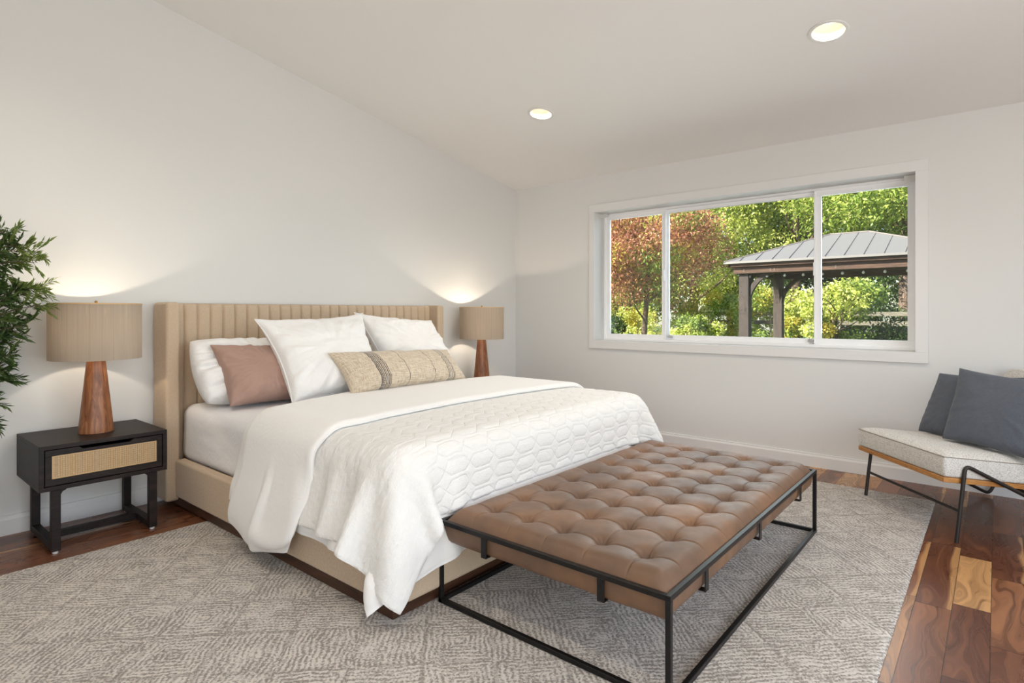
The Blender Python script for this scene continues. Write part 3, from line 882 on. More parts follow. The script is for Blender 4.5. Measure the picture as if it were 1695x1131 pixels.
# ------------------------------------------------------------ pillows
def pillow(name, corners, T, mat, label=None, cat='pillow', pinch=.05, p=.42, n=44, wr=.010, seed=1, bow=0.0, piping=None, flange=0, group=None, sag=0.0):
    """corners bl, br, tr, tl (3D) seen from the front; T thickness"""
    bl, br, tr_, tl = [np.array(c, float) for c in corners]
    nrm = np.cross(br - bl, tl - bl); nrm /= np.linalg.norm(nrm)
    u = np.linspace(-1, 1, n + 1); U, V = np.meshgrid(u, u, indexing='ij')
    Uw = U * (1 - pinch * (1 - V ** 2) * np.abs(U) ** 2) ; Vw = V * (1 - pinch * (1 - U ** 2) * np.abs(V) ** 2)
    a = (Uw + 1) / 2; b = (Vw + 1) / 2
    P = ((1 - a) * (1 - b))[..., None] * bl + (a * (1 - b))[..., None] * br + (a * b)[..., None] * tr_ + ((1 - a) * b)[..., None] * tl
    prof = np.clip((1 - U ** 2) * (1 - V ** 2), 0, 1) ** p
    prof = prof * (1 - .22 * V)          # heavier at the bottom
    W = np.zeros_like(U); W2 = np.zeros_like(U)
    for i in range(n + 1):
        for j in range(n + 1):
            q = Vector((P[i, j, 0] * 5, P[i, j, 1] * 5, P[i, j, 2] * 9))
            W[i, j] = noise.noise(q + Vector((seed, 0, 0))) + .5 * noise.noise(q * 2.6 + Vector((0, seed, 3)))
            rr = 1.4 * (U[i, j] ** 2 + V[i, j] ** 2) ** .5
            an = math.atan2(abs(V[i, j]), abs(U[i, j]))
            W2[i, j] = .5 * noise.noise(Vector((an * 7, seed * 3.1 + (U[i, j] > 0) * 5 + (V[i, j] > 0) * 9, rr))) * min(rr, 1.2)
    e = np.clip((1 - U ** 2) * (1 - V ** 2) * 5, 0, 1)
    W3 = np.zeros_like(U)
    for i in range(n + 1):
        for j in range(n + 1):
            a_, b_ = U[i, j], V[i, j]
            x1 = a_ * .8 + b_ * .5 + .25 * noise.noise(Vector((a_ * 2, b_ * 2, seed))); x2 = -a_ * .5 + b_ * .9 + .2 * noise.noise(Vector((a_ * 2, b_ * 2, seed + 9)))
            msk = max(0.0, noise.noise(Vector((a_ * 1.6, b_ * 1.6, seed + 4))) + .35)
            W3[i, j] = msk * (1 - abs(noise.noise(Vector((x1 * 1.6, x2 * 6.5, seed * 1.7)))) * 3)
    W2 = W2 + W3 * .22
    front = P + nrm * ((T / 2) * prof + (W * wr + W2 * wr * 1.6) * e + bow * (1 - U ** 2))[..., None]
    back = P - nrm * ((T / 2) * prof - bow * (1 - U ** 2))[..., None]
    front[..., 2] -= sag * (1 - np.abs(U) ** 2) * (V > 0) * V ; back[..., 2] -= sag * (1 - np.abs(U) ** 2) * (V > 0) * V
    k = (n + 1) ** 2; VV = np.concatenate([front.reshape(-1, 3), back.reshape(-1, 3)])
    idx = np.arange(k).reshape(n + 1, n + 1); q = np.stack([idx[:-1, :-1], idx[1:, :-1], idx[1:, 1:], idx[:-1, 1:]], -1).reshape(-1, 4)
    F = np.concatenate([q, q[:, ::-1] + k])
    UVs = np.concatenate([np.stack([(U + 1) / 2, (V + 1) / 2], -1).reshape(-1, 2)] * 2)
    o = mesh_obj(name, VV.tolist(), F.tolist(), mat, smooth=True, uvs=UVs)
    bm = bmesh.new(); bm.from_mesh(o.data); bmesh.ops.remove_doubles(bm, verts=bm.verts, dist=1e-5); bmesh.ops.recalc_face_normals(bm, faces=bm.faces); bm.to_mesh(o.data); bm.free()
    ss = o.modifiers.new('s', 'SUBSURF'); ss.levels = 1; ss.render_levels = 1
    if label: tag(o, label, cat, group)
    if piping:
        edge = [P[i, 0] for i in range(n + 1)] + [P[n, j] for j in range(1, n + 1)] + [P[i, n] for i in range(n - 1, -1, -1)] + [P[0, j] for j in range(n - 1, 0, -1)]
        edge.append(edge[0]); edge = [np.array(x) - np.array((0, 0, 0)) for x in edge]
        pz = MB().tube([tuple(x) for x in edge], .0035, 8).build('piping', mat, o, smooth=True)
        if sag:
            pass
    return o

# measured through the photograph onto planes leaning against the headboard
pillow('bed_pillow', [(-3.345, -.52, .640), (-2.55, -.48, .640), (-2.55, -.27, .925), (-3.345, -.27, .975)], .26, M['pillow_white'],
       'white cotton bed pillow at the left end of the headboard, behind the mauve one', pinch=-.07, p=.33, seed=3, wr=.030, n=60)
pillow('bed_pillow', [(-2.15, -.50, .640), (-1.40, -.52, .640), (-1.40, -.27, .90), (-2.15, -.27, .90)], .18, M['pillow_white'],
       'white bed pillow mostly hidden behind the second large square pillow', pinch=.03, p=.45, seed=4, wr=.018)
pillow('mauve_cushion', [(-3.285, -.66, .622), (-2.79, -.65, .617), (-2.75, -.42, .945), (-3.295, -.42, .962)], .20, M['mauve'],
       'mauve cotton cushion leaning beside the left white bed pillow', 'cushion', pinch=.11, seed=11, wr=.018, n=60)
pillow('square_pillow', [(-3.00, -.82, .618), (-2.36, -.82, .622), (-2.27, -.47, 1.140), (-3.065, -.50, 1.105)], .27, M['pillow_white'],
       'large white square pillow with a piped edge, leaning in front of the mauve cushion', pinch=.12, seed=21, wr=.020, piping=1, n=60)
pillow('square_pillow', [(-2.17, -.68, .618), (-1.49, -.68, .618), (-1.54, -.38, 1.08), (-2.265, -.36, 1.145)], .26, M['pillow_white'],
       'large white square pillow with a piped edge, the one nearer the right nightstand', pinch=.11, seed=31, wr=.020, piping=1, n=60)
pillow('lumbar_cushion', [(-2.735, -1.00, .660), (-1.71, -.95, .660), (-1.735, -.78, .870), (-2.795, -.84, .905)], .20, M['lumbar'],
       'long oatmeal woven lumbar cushion with dark stripes in front of the white pillows', 'cushion', pinch=.07, seed=41, wr=.010, n=60)


# ============================================================ nightstand and lamp
def copy_tree(o, parent=None):
    c = o.copy(); COL.objects.link(c); c.parent = parent
    if parent is not None: c.matrix_parent_inverse = o.matrix_parent_inverse.copy()
    for ch in list(o.children): copy_tree(ch, c)
    return c

def make_nightstand():
    R = empty('nightstand', (-3.815, -.265, 0), 0, 'dark espresso nightstand with a woven cane drawer, left of the bed beside the plant', 'nightstand')
    w, d0, d1, z0, z1 = .272, -.235, .24, .303, .518
    t = .02
    c = MB().box(-w, w, d0, d1, z1 - t, z1).box(-w, w, d0, d1, z0, z0 + t).box(-w, -w + t, d0, d1, z0 + t, z1 - t).box(w - t, w, d0, d1, z0 + t, z1 - t).box(-w + t, w - t, d1 - .012, d1, z0 + t, z1 - t)
    c.build('case', M['black_wood'], R, .002, 2)
    D = [(-w + t + .003, z0 + t + .003), (w - t - .003, z0 + t + .003), (w - t - .003, z1 - t - .003), (.115, z1 - t - .003), (.10, z1 - t - .016), (-.10, z1 - t - .016), (-.115, z1 - t - .003), (-w + t + .003, z1 - t - .003)]
    ox, oz = .222, (z0 + .055, z0 + .163)
    dr = MB()
    # drawer front: frame boards round the cane opening
    y0, y1 = d0 + .004, d0 + .022
    dr.prism([(D[0][0], D[0][1]), (D[1][0], D[1][1]), (D[1][0], oz[0]), (D[0][0], oz[0])], 'y', y0, y1)
    dr.prism([(-w + t + .003, oz[1]), (w - t - .003, oz[1]), D[2], D[3], D[4], D[5], D[6], D[7]], 'y', y0, y1)
    dr.box(-w + t + .003, -ox, y0, y1, oz[0], oz[1]); dr.box(ox, w - t - .003, y0, y1, oz[0], oz[1])
    dd = dr.build('drawer', M['black_wood'], R, .0015, 1)
    MB().box(-w + t + .006, w - t - .006, d0 + .022, d0 + .032, z0 + t + .006, z1 - t - .02).build('drawer_box', M['black_wood'], R)
    MB().box(-ox, ox, y0 + .003, y0 + .010, oz[0], oz[1]).build('cane_panel', M['cane'], dd)
    e = .004
    MB().box(-ox, ox, y0 + .0005, y0 + .003, oz[0], oz[0] + e).box(-ox, ox, y0 + .0005, y0 + .003, oz[1] - e, oz[1]).box(-ox, -ox + e, y0 + .0005, y0 + .003, oz[0], oz[1]).box(ox - e, ox, y0 + .0005, y0 + .003, oz[0], oz[1]).build('cane_trim', M['cane_trim'], dd)
    for s in (-1, 1):
        xa, xb = sorted((s * .188, s * .225))
        for (ya, yb) in ((-.233, -.195), (.165, .203)):
            lg = MB().box(xa, xb, ya, yb, .012, z0).build('leg', M['black_wood'], R, .003, 2)
            MB().lathe([(.011, .0), (.012, .004), (.012, .012)], 16, c=((xa + xb) / 2, (ya + yb) / 2)).build('glide', M['white_plastic'], lg)
        MB().box(xa, xb, -.195, .165, .012, .047).build('foot_rail', M['black_wood'], R, .003, 2)
        # small curved brackets where the legs meet the case
        for ya in (-.214,):
            MB().prism([(s * .188 if s > 0 else -.188, z0), ((s * .188) - s * .022, z0), ((s * .188) - s * .019, z0 - .004), ((s * .188) - s * .006, z0 - .010), (s * .188, z0 - .022)], 'y', -.233, -.195).build('corner_block', M['black_wood'], R)
    MB().box(-.188, .188, -.03, .005, .014, .045).build('stretcher', M['black_wood'], R, .002, 2)
    return R

ns = make_nightstand()
ns2 = copy_tree(ns); ns2.location = (-.82, -.265, 0)
tag(ns2, 'dark nightstand in the corner by the window wall, mostly hidden by the bed')

def make_lamp():
    R = empty('table_lamp', (-3.805, -.272, .518), 0, 'wooden table lamp with a string drum shade, on the left nightstand by the plant', 'lamp')
    # carved base: rounded octagon, straight taper
    seg = 64; V = []; zs = np.linspace(0, .405, 24)
    for z in zs:
        k = z / .405; r = .079 * (1 - k) + .0385 * k
        if z < .006: r *= .975 + .025 * (z / .006)
        for i in range(seg):
            a = 2 * PI * i / seg + PI / 8
            f = (a % (PI / 4)) - PI / 8
            oct_ = math.cos(PI / 8) / math.cos(f)
            rr = r * (.55 * oct_ + .45) * 1.0
            V.append((rr * math.cos(a + .3) * 1.04, rr * math.sin(a + .3) * .96, float(z)))
    n = len(zs); F = [(j * seg + i, j * seg + (i + 1) % seg, (j + 1) * seg + (i + 1) % seg, (j + 1) * seg + i) for j in range(n - 1) for i in range(seg)]
    F += [tuple(range(seg))[::-1], tuple(range((n - 1) * seg, n * seg))]
    mb = MB(); mb.add(V, F); mb.build('lamp_base', M['lamp_wood'], R, smooth=True, angle=30)
    MB().tube([(0, 0, .40), (0, 0, .66)], .005, 8).build('stem', M['brass'], R, smooth=True)
    MB().lathe([(.0235, .42), (.0235, .455), (.016, .462)], 20).build('socket', M['white_plastic'], R, smooth=True)
    MB().lathe([(.012, .46), (.018, .48), (.029, .505), (.031, .525), (.026, .545), (.012, .556), (.001, .558)], 24).build('bulb', M['bulb'], R, smooth=True)
    sh = MB().lathe([(.203, .385), (.2045, .385), (.2045, .674), (.203, .674)], 96, closed=True).build('lamp_shade', M['shade'], R, smooth=True)
    sp = MB()
    for a in (0, 2 * PI / 3, 4 * PI / 3): sp.tube([(0, 0, .655), (.203 * math.cos(a), .203 * math.sin(a), .672)], .0018, 6)
    sp.build('shade_spider', M['brass'], sh)
    MB().lathe([(.202, .670), (.206, .670), (.206, .677), (.202, .677)], 96, closed=True).build('shade_rim', M['cane_trim'], sh, smooth=True)
    MB().lathe([(.002, .66), (.005, .668), (.003, .674), (.0075, .681), (.006, .689), (.001, .692)], 16).build('finial', M['brass'], R, smooth=True)
    return R

lp = make_lamp()
lp2 = copy_tree(lp); lp2.location = (-.82, -.272, .518)
tag(lp2, 'wooden table lamp with a string drum shade, in the corner by the window wall')
for x, pw in ((-3.805, 14.0), (-.82, 24.0)):
    light('table_lamp_glow', 'POINT', (x, -.272, .518 + .545), pw, (1.0, 0.84, 0.64), shadow_soft_size=0.03)

# ============================================================ tufted leather bench
def bench():
    X0, X1, Y0, Y1 = -3.185, -1.435, -3.205, -2.238; zt = .335
    cx_, cy_ = (X0 + X1) / 2, (Y0 + Y1) / 2
    R = empty('tufted_bench', (cx_, cy_, .0115), 0, 'brown buttoned leather bench on a thin black steel frame, at the foot of the bed', 'bench')
    Mi = Matrix.Translation(-R.location)
    def put(o, par=None): o.parent = par or R; o.matrix_parent_inverse = Mi; return o
    t = .017
    for x, y in ((X0, Y0), (X1 - t, Y0), (X0, Y1 - t), (X1 - t, Y1 - t)):
        put(MB().box(x, x + t, y, y + t, .012, zt - t).build('leg', M['black_metal'], None, .0012, 1))
    for z, nm in ((zt - t, 'top_rail'), (.012, 'floor_rail')):
        put(MB().box(X0, X1, Y0, Y0 + t, z, z + t).build(nm, M['black_metal'], None, .0012, 1))
        put(MB().box(X0, X1, Y1 - t, Y1, z, z + t).build(nm, M['black_metal'], None, .0012, 1))
        put(MB().box(X0, X0 + t, Y0 + t, Y1 - t, z, z + t).build(nm, M['black_metal'], None, .0012, 1))
        put(MB().box(X1 - t, X1, Y0 + t, Y1 - t, z, z + t).build(nm, M['black_metal'], None, .0012, 1))
    def hook(x, y, dx, dy):
        # flat bar hanging from the rail, turned inward beneath the cushion
        hb = MB(); w = .013
        if dx:
            a, b = sorted((x, x + dx * .004)); hb.box(a, b, y - w, y + w, zt - .088, zt - t + .001)
            a, b = sorted((x, x + dx * .045)); hb.box(a, b, y - w, y + w, zt - .092, zt - .088)
        else:
            a, b = sorted((y, y + dy * .004)); hb.box(x - w, x + w, a, b, zt - .088, zt - t + .001)
            a, b = sorted((y, y + dy * .045)); hb.box(x - w, x + w, a, b, zt - .092, zt - .088)
        put(hb.build('support_bracket', M['black_metal'], None, .0008, 1))
    for y in (Y1 - .235, Y0 + .235): hook(X0 + .006, y, 1, 0); hook(X1 - .006, y, -1, 0)
    for x in (X0 + .29, cx_ - .03, X1 - .29): hook(x, Y0 + .006, 0, 1); hook(x, Y1 - .006, 0, -1)
    # cushion
    ix0, ix1, iy0, iy1 = X0 + t + .001, X1 - t - .001, Y0 + t + .001, Y1 - t - .001
    nx, ny = 600, 336
    xs = np.linspace(ix0, ix1, nx + 1); ys = np.linspace(iy0, iy1, ny + 1)
    Xg, Yg = np.meshgrid(xs, ys, indexing='ij')
    bx0, by0, px_, py_ = -3.025, -2.395, .1805, .163
    gu = (Xg - bx0) / px_; gv = (by0 - Yg) / py_
    iu = np.clip(np.round(gu), 0, 8); iv = np.clip(np.round(gv), 0, 4)
    du = (gu - iu) * px_; dv = (gv - iv) * py_
    r = np.sqrt(du ** 2 + dv ** 2)
    ed = np.minimum(np.minimum(Xg - ix0, ix1 - Xg), np.minimum(Yg - iy0, iy1 - Yg))
    edge = (1 - (1 - np.clip(np.minimum(Xg - ix0, ix1 - Xg) / .065, 0, 1)) ** 2.6) * (1 - (1 - np.clip(np.minimum(Yg - iy0, iy1 - Yg) / .065, 0, 1)) ** 2.6)
    inside = ((gu > -.0) & (gu < 8.0) & (gv > 0) & (gv < 4))
    fu = np.abs(gu - np.round(gu)) * px_; fv = np.abs(gv - np.round(gv)) * py_
    mu = np.clip(np.round(gu), 0, 8) == np.round(gu); mv = np.clip(np.round(gv), 0, 4) == np.round(gv)
    lu = np.exp(-(fu / .0032) ** 2) * mu * 1.0; lv = np.exp(-(fv / .0032) ** 2) * mv
    lub = np.exp(-(fu / .020) ** 2) * mu; lvb = np.exp(-(fv / .020) ** 2) * mv
    fade = np.clip(ed / .03, 0, 1)
    out_u = (gu < 0) | (gu > 8); out_v = (gv < 0) | (gv > 4)
    lu = lu * np.where(out_v, .8, 1); lv = lv * np.where(out_u, .8, 1)
    z = .327 + .044 * edge
    z += .003 * np.abs(np.sin(PI * gu)) * np.abs(np.sin(PI * gv)) * edge
    z -= .028 * np.exp(-(r / .022) ** 1.4) + .008 * np.exp(-(r / .042) ** 2)
    z -= (.0055 * np.maximum(lu, lv) + .0008 * np.maximum(lub * np.where(out_v, .4, 1), lvb * np.where(out_u, .4, 1))) * fade
    # small puckers round each button
    th = np.arctan2(dv, du)
    z += .0013 * np.sin(th * 9 + iu * 2 + iv * 3) * np.exp(-((r - .022) / .012) ** 2)
    V = [tuple(p) for p in np.stack([Xg, Yg, z], -1).reshape(-1, 3)]
    F = [(i * (ny + 1) + j, (i + 1) * (ny + 1) + j, (i + 1) * (ny + 1) + j + 1, i * (ny + 1) + j + 1) for i in range(nx) for j in range(ny)]
    idx = np.arange((nx + 1) * (ny + 1)).reshape(nx + 1, ny + 1)
    per = [int(q) for q in np.concatenate([idx[:, 0], idx[-1, 1:], idx[-2::-1, -1], idx[0, -2:0:-1]])]
    n = len(per); prev = per
    for (ins, zz) in ((0, .300), (.001, .275), (.004, .258), (.012, .247), (.03, .242)):
        b = len(V)
        for q in per:
            x, y, _ = V[q]
            wob = .0025 * noise.noise(Vector((x * 9, y * 9, zz * 8)))
            seam = 0
            V.append((min(max(x, ix0 + ins), ix1 - ins), min(max(y, iy0 + ins), iy1 - ins), zz + wob * (zz < .28)))
        cur = list(range(b, b + n))
        F += [(prev[k], cur[k], cur[(k + 1) % n], prev[(k + 1) % n]) for k in range(n)]
        prev = cur
    F.append(tuple(prev)[::-1])
    cu = mesh_obj('leather_cushion', V, F, M['leather'], smooth=True); put(cu)
    bd = MB().lathe([(.001, .0), (.010, .0), (.0115, .003), (.008, .007), (.001, .0085)], 20)
    first = None
    for i in range(9):
        for j in range(5):
            bx, by = bx0 + i * px_, by0 - j * py_
            if first is None:
                first = bd.build('button', M['leather'], None, smooth=True); o = first
            else:
                o = first.copy(); COL.objects.link(o)
            o.parent = cu; o.matrix_parent_inverse = Matrix.Identity(4); o.location = (bx, by, .3315)
bench()

# ============================================================ lounge chair
def chair():
    A = np.array([-.572, -3.294]); Bp = np.array([-1.113, -3.764]); e = (Bp - A) / np.linalg.norm(Bp - A)
    W = float(np.linalg.norm(Bp - A))
    # local frame: x from the far side to the near side, y from front to back
    ang = math.atan2(e[1], e[0])
    R = empty('lounge_chair', (float(A[0]), float(A[1]), 0), ang, 'low armless lounge chair with speckled boucle seat and black rod frame, under the window corner', 'chair')
    # local y: d = (.656,-.755); rotating (0,1) by ang gives (-sin, cos)
    dl = np.array([-math.sin(ang), math.cos(ang)]); sgn = 1 if dl @ np.array([.656, -.755]) > 0 else -1
    def L(a, k, z): return (a, sgn * k, z)
    r = .0095
    def arc(p0, p1, p2, n=8, rad=.03):
        p0, p1, p2 = map(np.array, (p0, p1, p2)); a = p1 + (p0 - p1) / np.linalg.norm(p0 - p1) * rad; b = p1 + (p2 - p1) / np.linalg.norm(p2 - p1) * rad
        return [tuple((1 - t) ** 2 * a + 2 * t * (1 - t) * p1 + t * t * b) for t in np.linspace(0, 1, n)]
    for x in (-.0, W):
        p = [L(x, 0, .0 if x > .1 else .0115), L(x, .045, .385), L(x, .775, .016), L(x, .840, .12), L(x, .80, .50)]
        pts = [p[0]] + arc(p[0], p[1], p[2], rad=.035) + arc(p[1], p[2], p[3], rad=.03) + arc(p[2], p[3], p[4], rad=.05) + [p[4]]
        MB().tube(pts, r, 12).build('side_frame', M['chair_metal'], R, smooth=True)
    MB().tube([L(0, .02, .155), L(W, .02, .155)], .0075, 12).build('crossbar', M['chair_metal'], R, smooth=True)
    MB().tube([L(0, .80, .09), L(W, .80, .09)], .0075, 12).build('crossbar', M['chair_metal'], R, smooth=True)
    MB().tube([L(0, .80, .488), L(W, .80, .488)], .0075, 12).build('crossbar', M['chair_metal'], R, smooth=True)
    MB().tube([L(0, .50, .2), L(W, .50, .2)], .0075, 12).build('crossbar', M['chair_metal'], R, smooth=True)
    # seat board and cushion, tilted back
    tilt = -.098
    def pl(name, x0, x1, y0, y1, z0, z1, mat, bev, segs=3):
        mb = MB()
        vs = []
        for z in (z0, z1):
            for y in (y0, y1):
                for x in (x0, x1): vs.append(L(x, y, z + tilt * (y + .05)))
        mb.add(vs, [(0, 2, 3, 1), (4, 5, 7, 6), (0, 1, 5, 4), (2, 6, 7, 3), (0, 4, 6, 2), (1, 3, 7, 5)])
        return mb.build(name, mat, R, bev, segs)
    pl('seat_board', .012, W - .012, -.055, .66, .298, .324, M['oak'], .004)
    sx0, sx1 = .012, W - .012
    # cushion: subdivided rounded block with shallow tufts and a piped upper seam
    nx, ny = 60, 60; V = []; F = []
    def surf(i, j, top):
        u = i / nx; w = j / ny; x = sx0 + (sx1 - sx0) * u; y = -.052 + .70 * w
        ed = min(u, 1 - u) * (sx1 - sx0); ey = min(w, 1 - w) * .70; m = min(ed, ey)
        crown = .026 * (1 - (1 - min(1, m / .09)) ** 2)
        z = .325 if not top else .428 + crown
        if top:
            for (tu, tv) in ((.3, .3), (.7, .3), (.3, .68), (.7, .68)):
                dd = math.hypot((u - tu) * (sx1 - sx0), (w - tv) * .7); z -= .014 * math.exp(-(dd / .035) ** 1.5)
        return L(x, y, z + tilt * (y + .05))
    for top in (1, 0):
        for i in range(nx + 1):
            for j in range(ny + 1): V.append(surf(i, j, top))
    K = (nx + 1) * (ny + 1)
    for i in range(nx):
        for j in range(ny):
            a = i * (ny + 1) + j; q = (a, a + ny + 1, a + ny + 2, a + 1); F.append(q); F.append(tuple(K + t for t in q[::-1]))
    per = [i * (ny + 1) for i in range(nx + 1)] + [nx * (ny + 1) + j for j in range(1, ny + 1)] + [i * (ny + 1) + ny for i in range(nx - 1, -1, -1)] + [j for j in range(ny - 1, 0, -1)]
    # bulging sides: one middle loop
    mid = []
    for q in per:
        t = np.array(V[q]); b = np.array(V[q + K]); c = (t + b) / 2
        i, j = divmod(q, ny + 1); ox = (-1 if i == 0 else 1 if i == nx else 0) * .007; oy = (-1 if j == 0 else 1 if j == ny else 0) * .007 * sgn
        mid.append(len(V)); V.append((c[0] + ox, c[1] + oy, c[2]))
    n = len(per)
    for k in range(n):
        k2 = (k + 1) % n
        F.append((per[k], mid[k], mid[k2], per[k2])); F.append((mid[k], per[k] + K, per[k2] + K, mid[k2]))
    mb = MB(); mb.add(V, F); cu = mb.build('seat_cushion', M['boucle'], R, smooth=True, angle=55)
    bm_ = cu.modifiers.new('b', 'BEVEL'); bm_.width = .012; bm_.segments = 4; bm_.limit_method = 'ANGLE'; bm_.angle_limit = math.radians(50)
    ring = [V[q] for q in per]; ring.append(ring[0])
    MB().tube([(a, b, c - .003) for a, b, c in ring], .0024, 6).build('piping', M['seam_thread'], cu, smooth=True)
    # backrest: rounded slab leaning back
    def back(a, b, c):          # a across, b up 0..1, c depth
        return L(a, .60 + .23 * b + c, .36 + .45 * b + c * -.4)
    nb = 30; V = []; F = []
    ax0, ax1 = .07, W - .07
    for c in (0, .085):
        for i in range(nb + 1):
            for j in range(nb + 1):
                u, w = i / nb, j / nb
                U, Wd = 2 * u - 1, 2 * w - 1
                rr = .16
                # rounded outline
                x_, y_ = U, Wd
                qx = max(abs(x_) - (1 - rr), 0) / rr; qy = max(abs(y_) - (1 - rr), 0) / rr; l = math.hypot(qx, qy); mx = max(qx, qy)
                if l > 0: f = mx / l; x_ = math.copysign(min(abs(x_), 1 - rr) + qx * f * rr, x_); y_ = math.copysign(min(abs(y_), 1 - rr) + qy * f * rr, y_)
                puff = .02 * (1 - U ** 4) * (1 - Wd ** 4) * (-1 if c == 0 else 1)
                V.append(back(ax0 + (ax1 - ax0) * (x_ + 1) / 2, (y_ + 1) / 2, c + puff))
    K = (nb + 1) ** 2
    for i in range(nb):
        for j in range(nb):
            a = i * (nb + 1) + j; q = (a, a + nb + 1, a + nb + 2, a + 1); F.append(q[::-1]); F.append(tuple(K + t for t in q))
    per = [i * (nb + 1) for i in range(nb + 1)] + [nb * (nb + 1) + j for j in range(1, nb + 1)] + [i * (nb + 1) + nb for i in range(nb - 1, -1, -1)] + [j for j in range(nb - 1, 0, -1)]
    F += [(per[k], per[(k + 1) % len(per)], per[(k + 1) % len(per)] + K, per[k] + K) for k in range(len(per))]
    mb = MB(); mb.add(V, F); bk = mb.build('backrest', M['boucle'], R, smooth=True, angle=55)
    bm_ = bk.modifiers.new('b', 'BEVEL'); bm_.width = .014; bm_.segments = 4; bm_.limit_method = 'ANGLE'; bm_.angle_limit = math.radians(50)
    def Wp(a, k, z):
        v = np.array([A[0], A[1]]) + e * a + np.array([.656, -.755]) * k; return (float(v[0]), float(v[1]), z)
    return Wp
WC = chair()
# (across, depth, height) in the chair's own frame; bl, br, tr, tl as seen from the front
pillow('grey_cushion', [WC(.035, .30, .415), WC(.46, .38, .405), WC(.50, .57, .80), WC(.02, .445, .775)], .13, M['slate'],
       'slate grey linen cushion leaning on the far side of the chair, behind the other', 'cushion', pinch=.06, seed=51, wr=.006)
pillow('grey_cushion', [WC(.325, .225, .432), WC(.80, .36, .402), WC(.78, .55, .80), WC(.25, .385, .83)], .16, M['slate'],
       'slate grey linen cushion on the chair, in front, cut by the photo edge', 'cushion', pinch=.085, seed=61, wr=.006)


# ============================================================ leaves
def leaf_cloud(name, pts, dirs, size, mat, parent=None, aspect=.45, seed=0, bend=.25, jitter=.35, normal_up=.0):
    """one mesh of small folded leaves: pts (n,3), dirs (n,3) or None"""
    rng = np.random.default_rng(seed); n = len(pts)
    if dirs is None:
        dirs = rng.normal(size=(n, 3)); dirs[:, 2] -= .3
    d = dirs + rng.normal(0, jitter, (n, 3)); d /= np.linalg.norm(d, axis=1, keepdims=True)
    q = rng.normal(size=(n, 3)); q[:, 2] += normal_up * 3
    s = np.cross(d, q); s /= np.linalg.norm(s, axis=1, keepdims=True) + 1e-9; up = np.cross(s, d)
    L = (size * rng.uniform(.65, 1.25, n))[:, None]; w = L * aspect * .5
    p0 = pts; p1 = pts + d * L * .45 + s * w + up * L * bend * .2; p2 = pts + d * L - up * L * bend * .3; p3 = pts + d * L * .45 - s * w + up * L * bend * .2
    V = np.stack([p0, p1, p2, p3], 1).reshape(-1, 3)
    base = np.arange(n) * 4; F = np.stack([base, base + 1, base + 2, base + 3], -1)
    me = bpy.data.meshes.new(name); me.vertices.add(len(V)); me.vertices.foreach_set('co', V.astype(np.float32).ravel())
    me.loops.add(n * 4); me.loops.foreach_set('vertex_index', F.astype(np.int32).ravel())
    me.polygons.add(n); me.polygons.foreach_set('loop_start', (np.arange(n) * 4).astype(np.int32))
    try: me.polygons.foreach_set('loop_total', np.full(n, 4, dtype=np.int32))
    except Exception: pass
    at = me.attributes.new('tone', 'FLOAT', 'POINT'); at.data.foreach_set('value', np.repeat(rng.random(n), 4).astype(np.float32))
    me.materials.append(mat); me.update(calc_edges=True); me.validate()
    o = bpy.data.objects.new(name, me); COL.objects.link(o)
    if parent is not None: o.parent = parent
    return o

def m_leaf(name, cols, trans=.35, rough=.5):
    t = NT(name, rough); at = t.n.new('ShaderNodeAttribute'); at.attribute_name = 'tone'
    k = len(cols); c = t.ramp(at.outputs['Fac'], [(i / (k - 1), cc) for i, cc in enumerate(cols)]); t.color(c)
    tr_ = t.n.new('ShaderNodeBsdfTranslucent'); mx = t.n.new('ShaderNodeMixShader'); t.l.new(c, tr_.inputs[0]); mx.inputs[0].default_value = trans
    t.l.new(t.b.outputs[0], mx.inputs[1]); t.l.new(tr_.outputs[0], mx.inputs[2]); t.l.new(mx.outputs[0], t.n['Material Output'].inputs[0]); return t.m

M['fern'] = m_leaf('fern_green', [srgb(44, 66, 30), srgb(66, 92, 40), srgb(96, 120, 56)], .2)
M['fern_lite'] = m_leaf('fern_tips', [srgb(104, 128, 58), srgb(140, 156, 84)], .25)
M['bark'] = m_wood('bark', srgb(64, 52, 44), srgb(104, 88, 76), srgb(146, 126, 110), axis=(8, 8, 1), rough=.9, bump=.5)
M['twig'] = NT('twig', .8).color(srgb(70, 56, 40)).m
M['pot'] = NT('pale_ceramic', .5).color(srgb(205, 200, 190)).m
M['soil'] = NT('soil', .95).color(srgb(50, 38, 28)).m

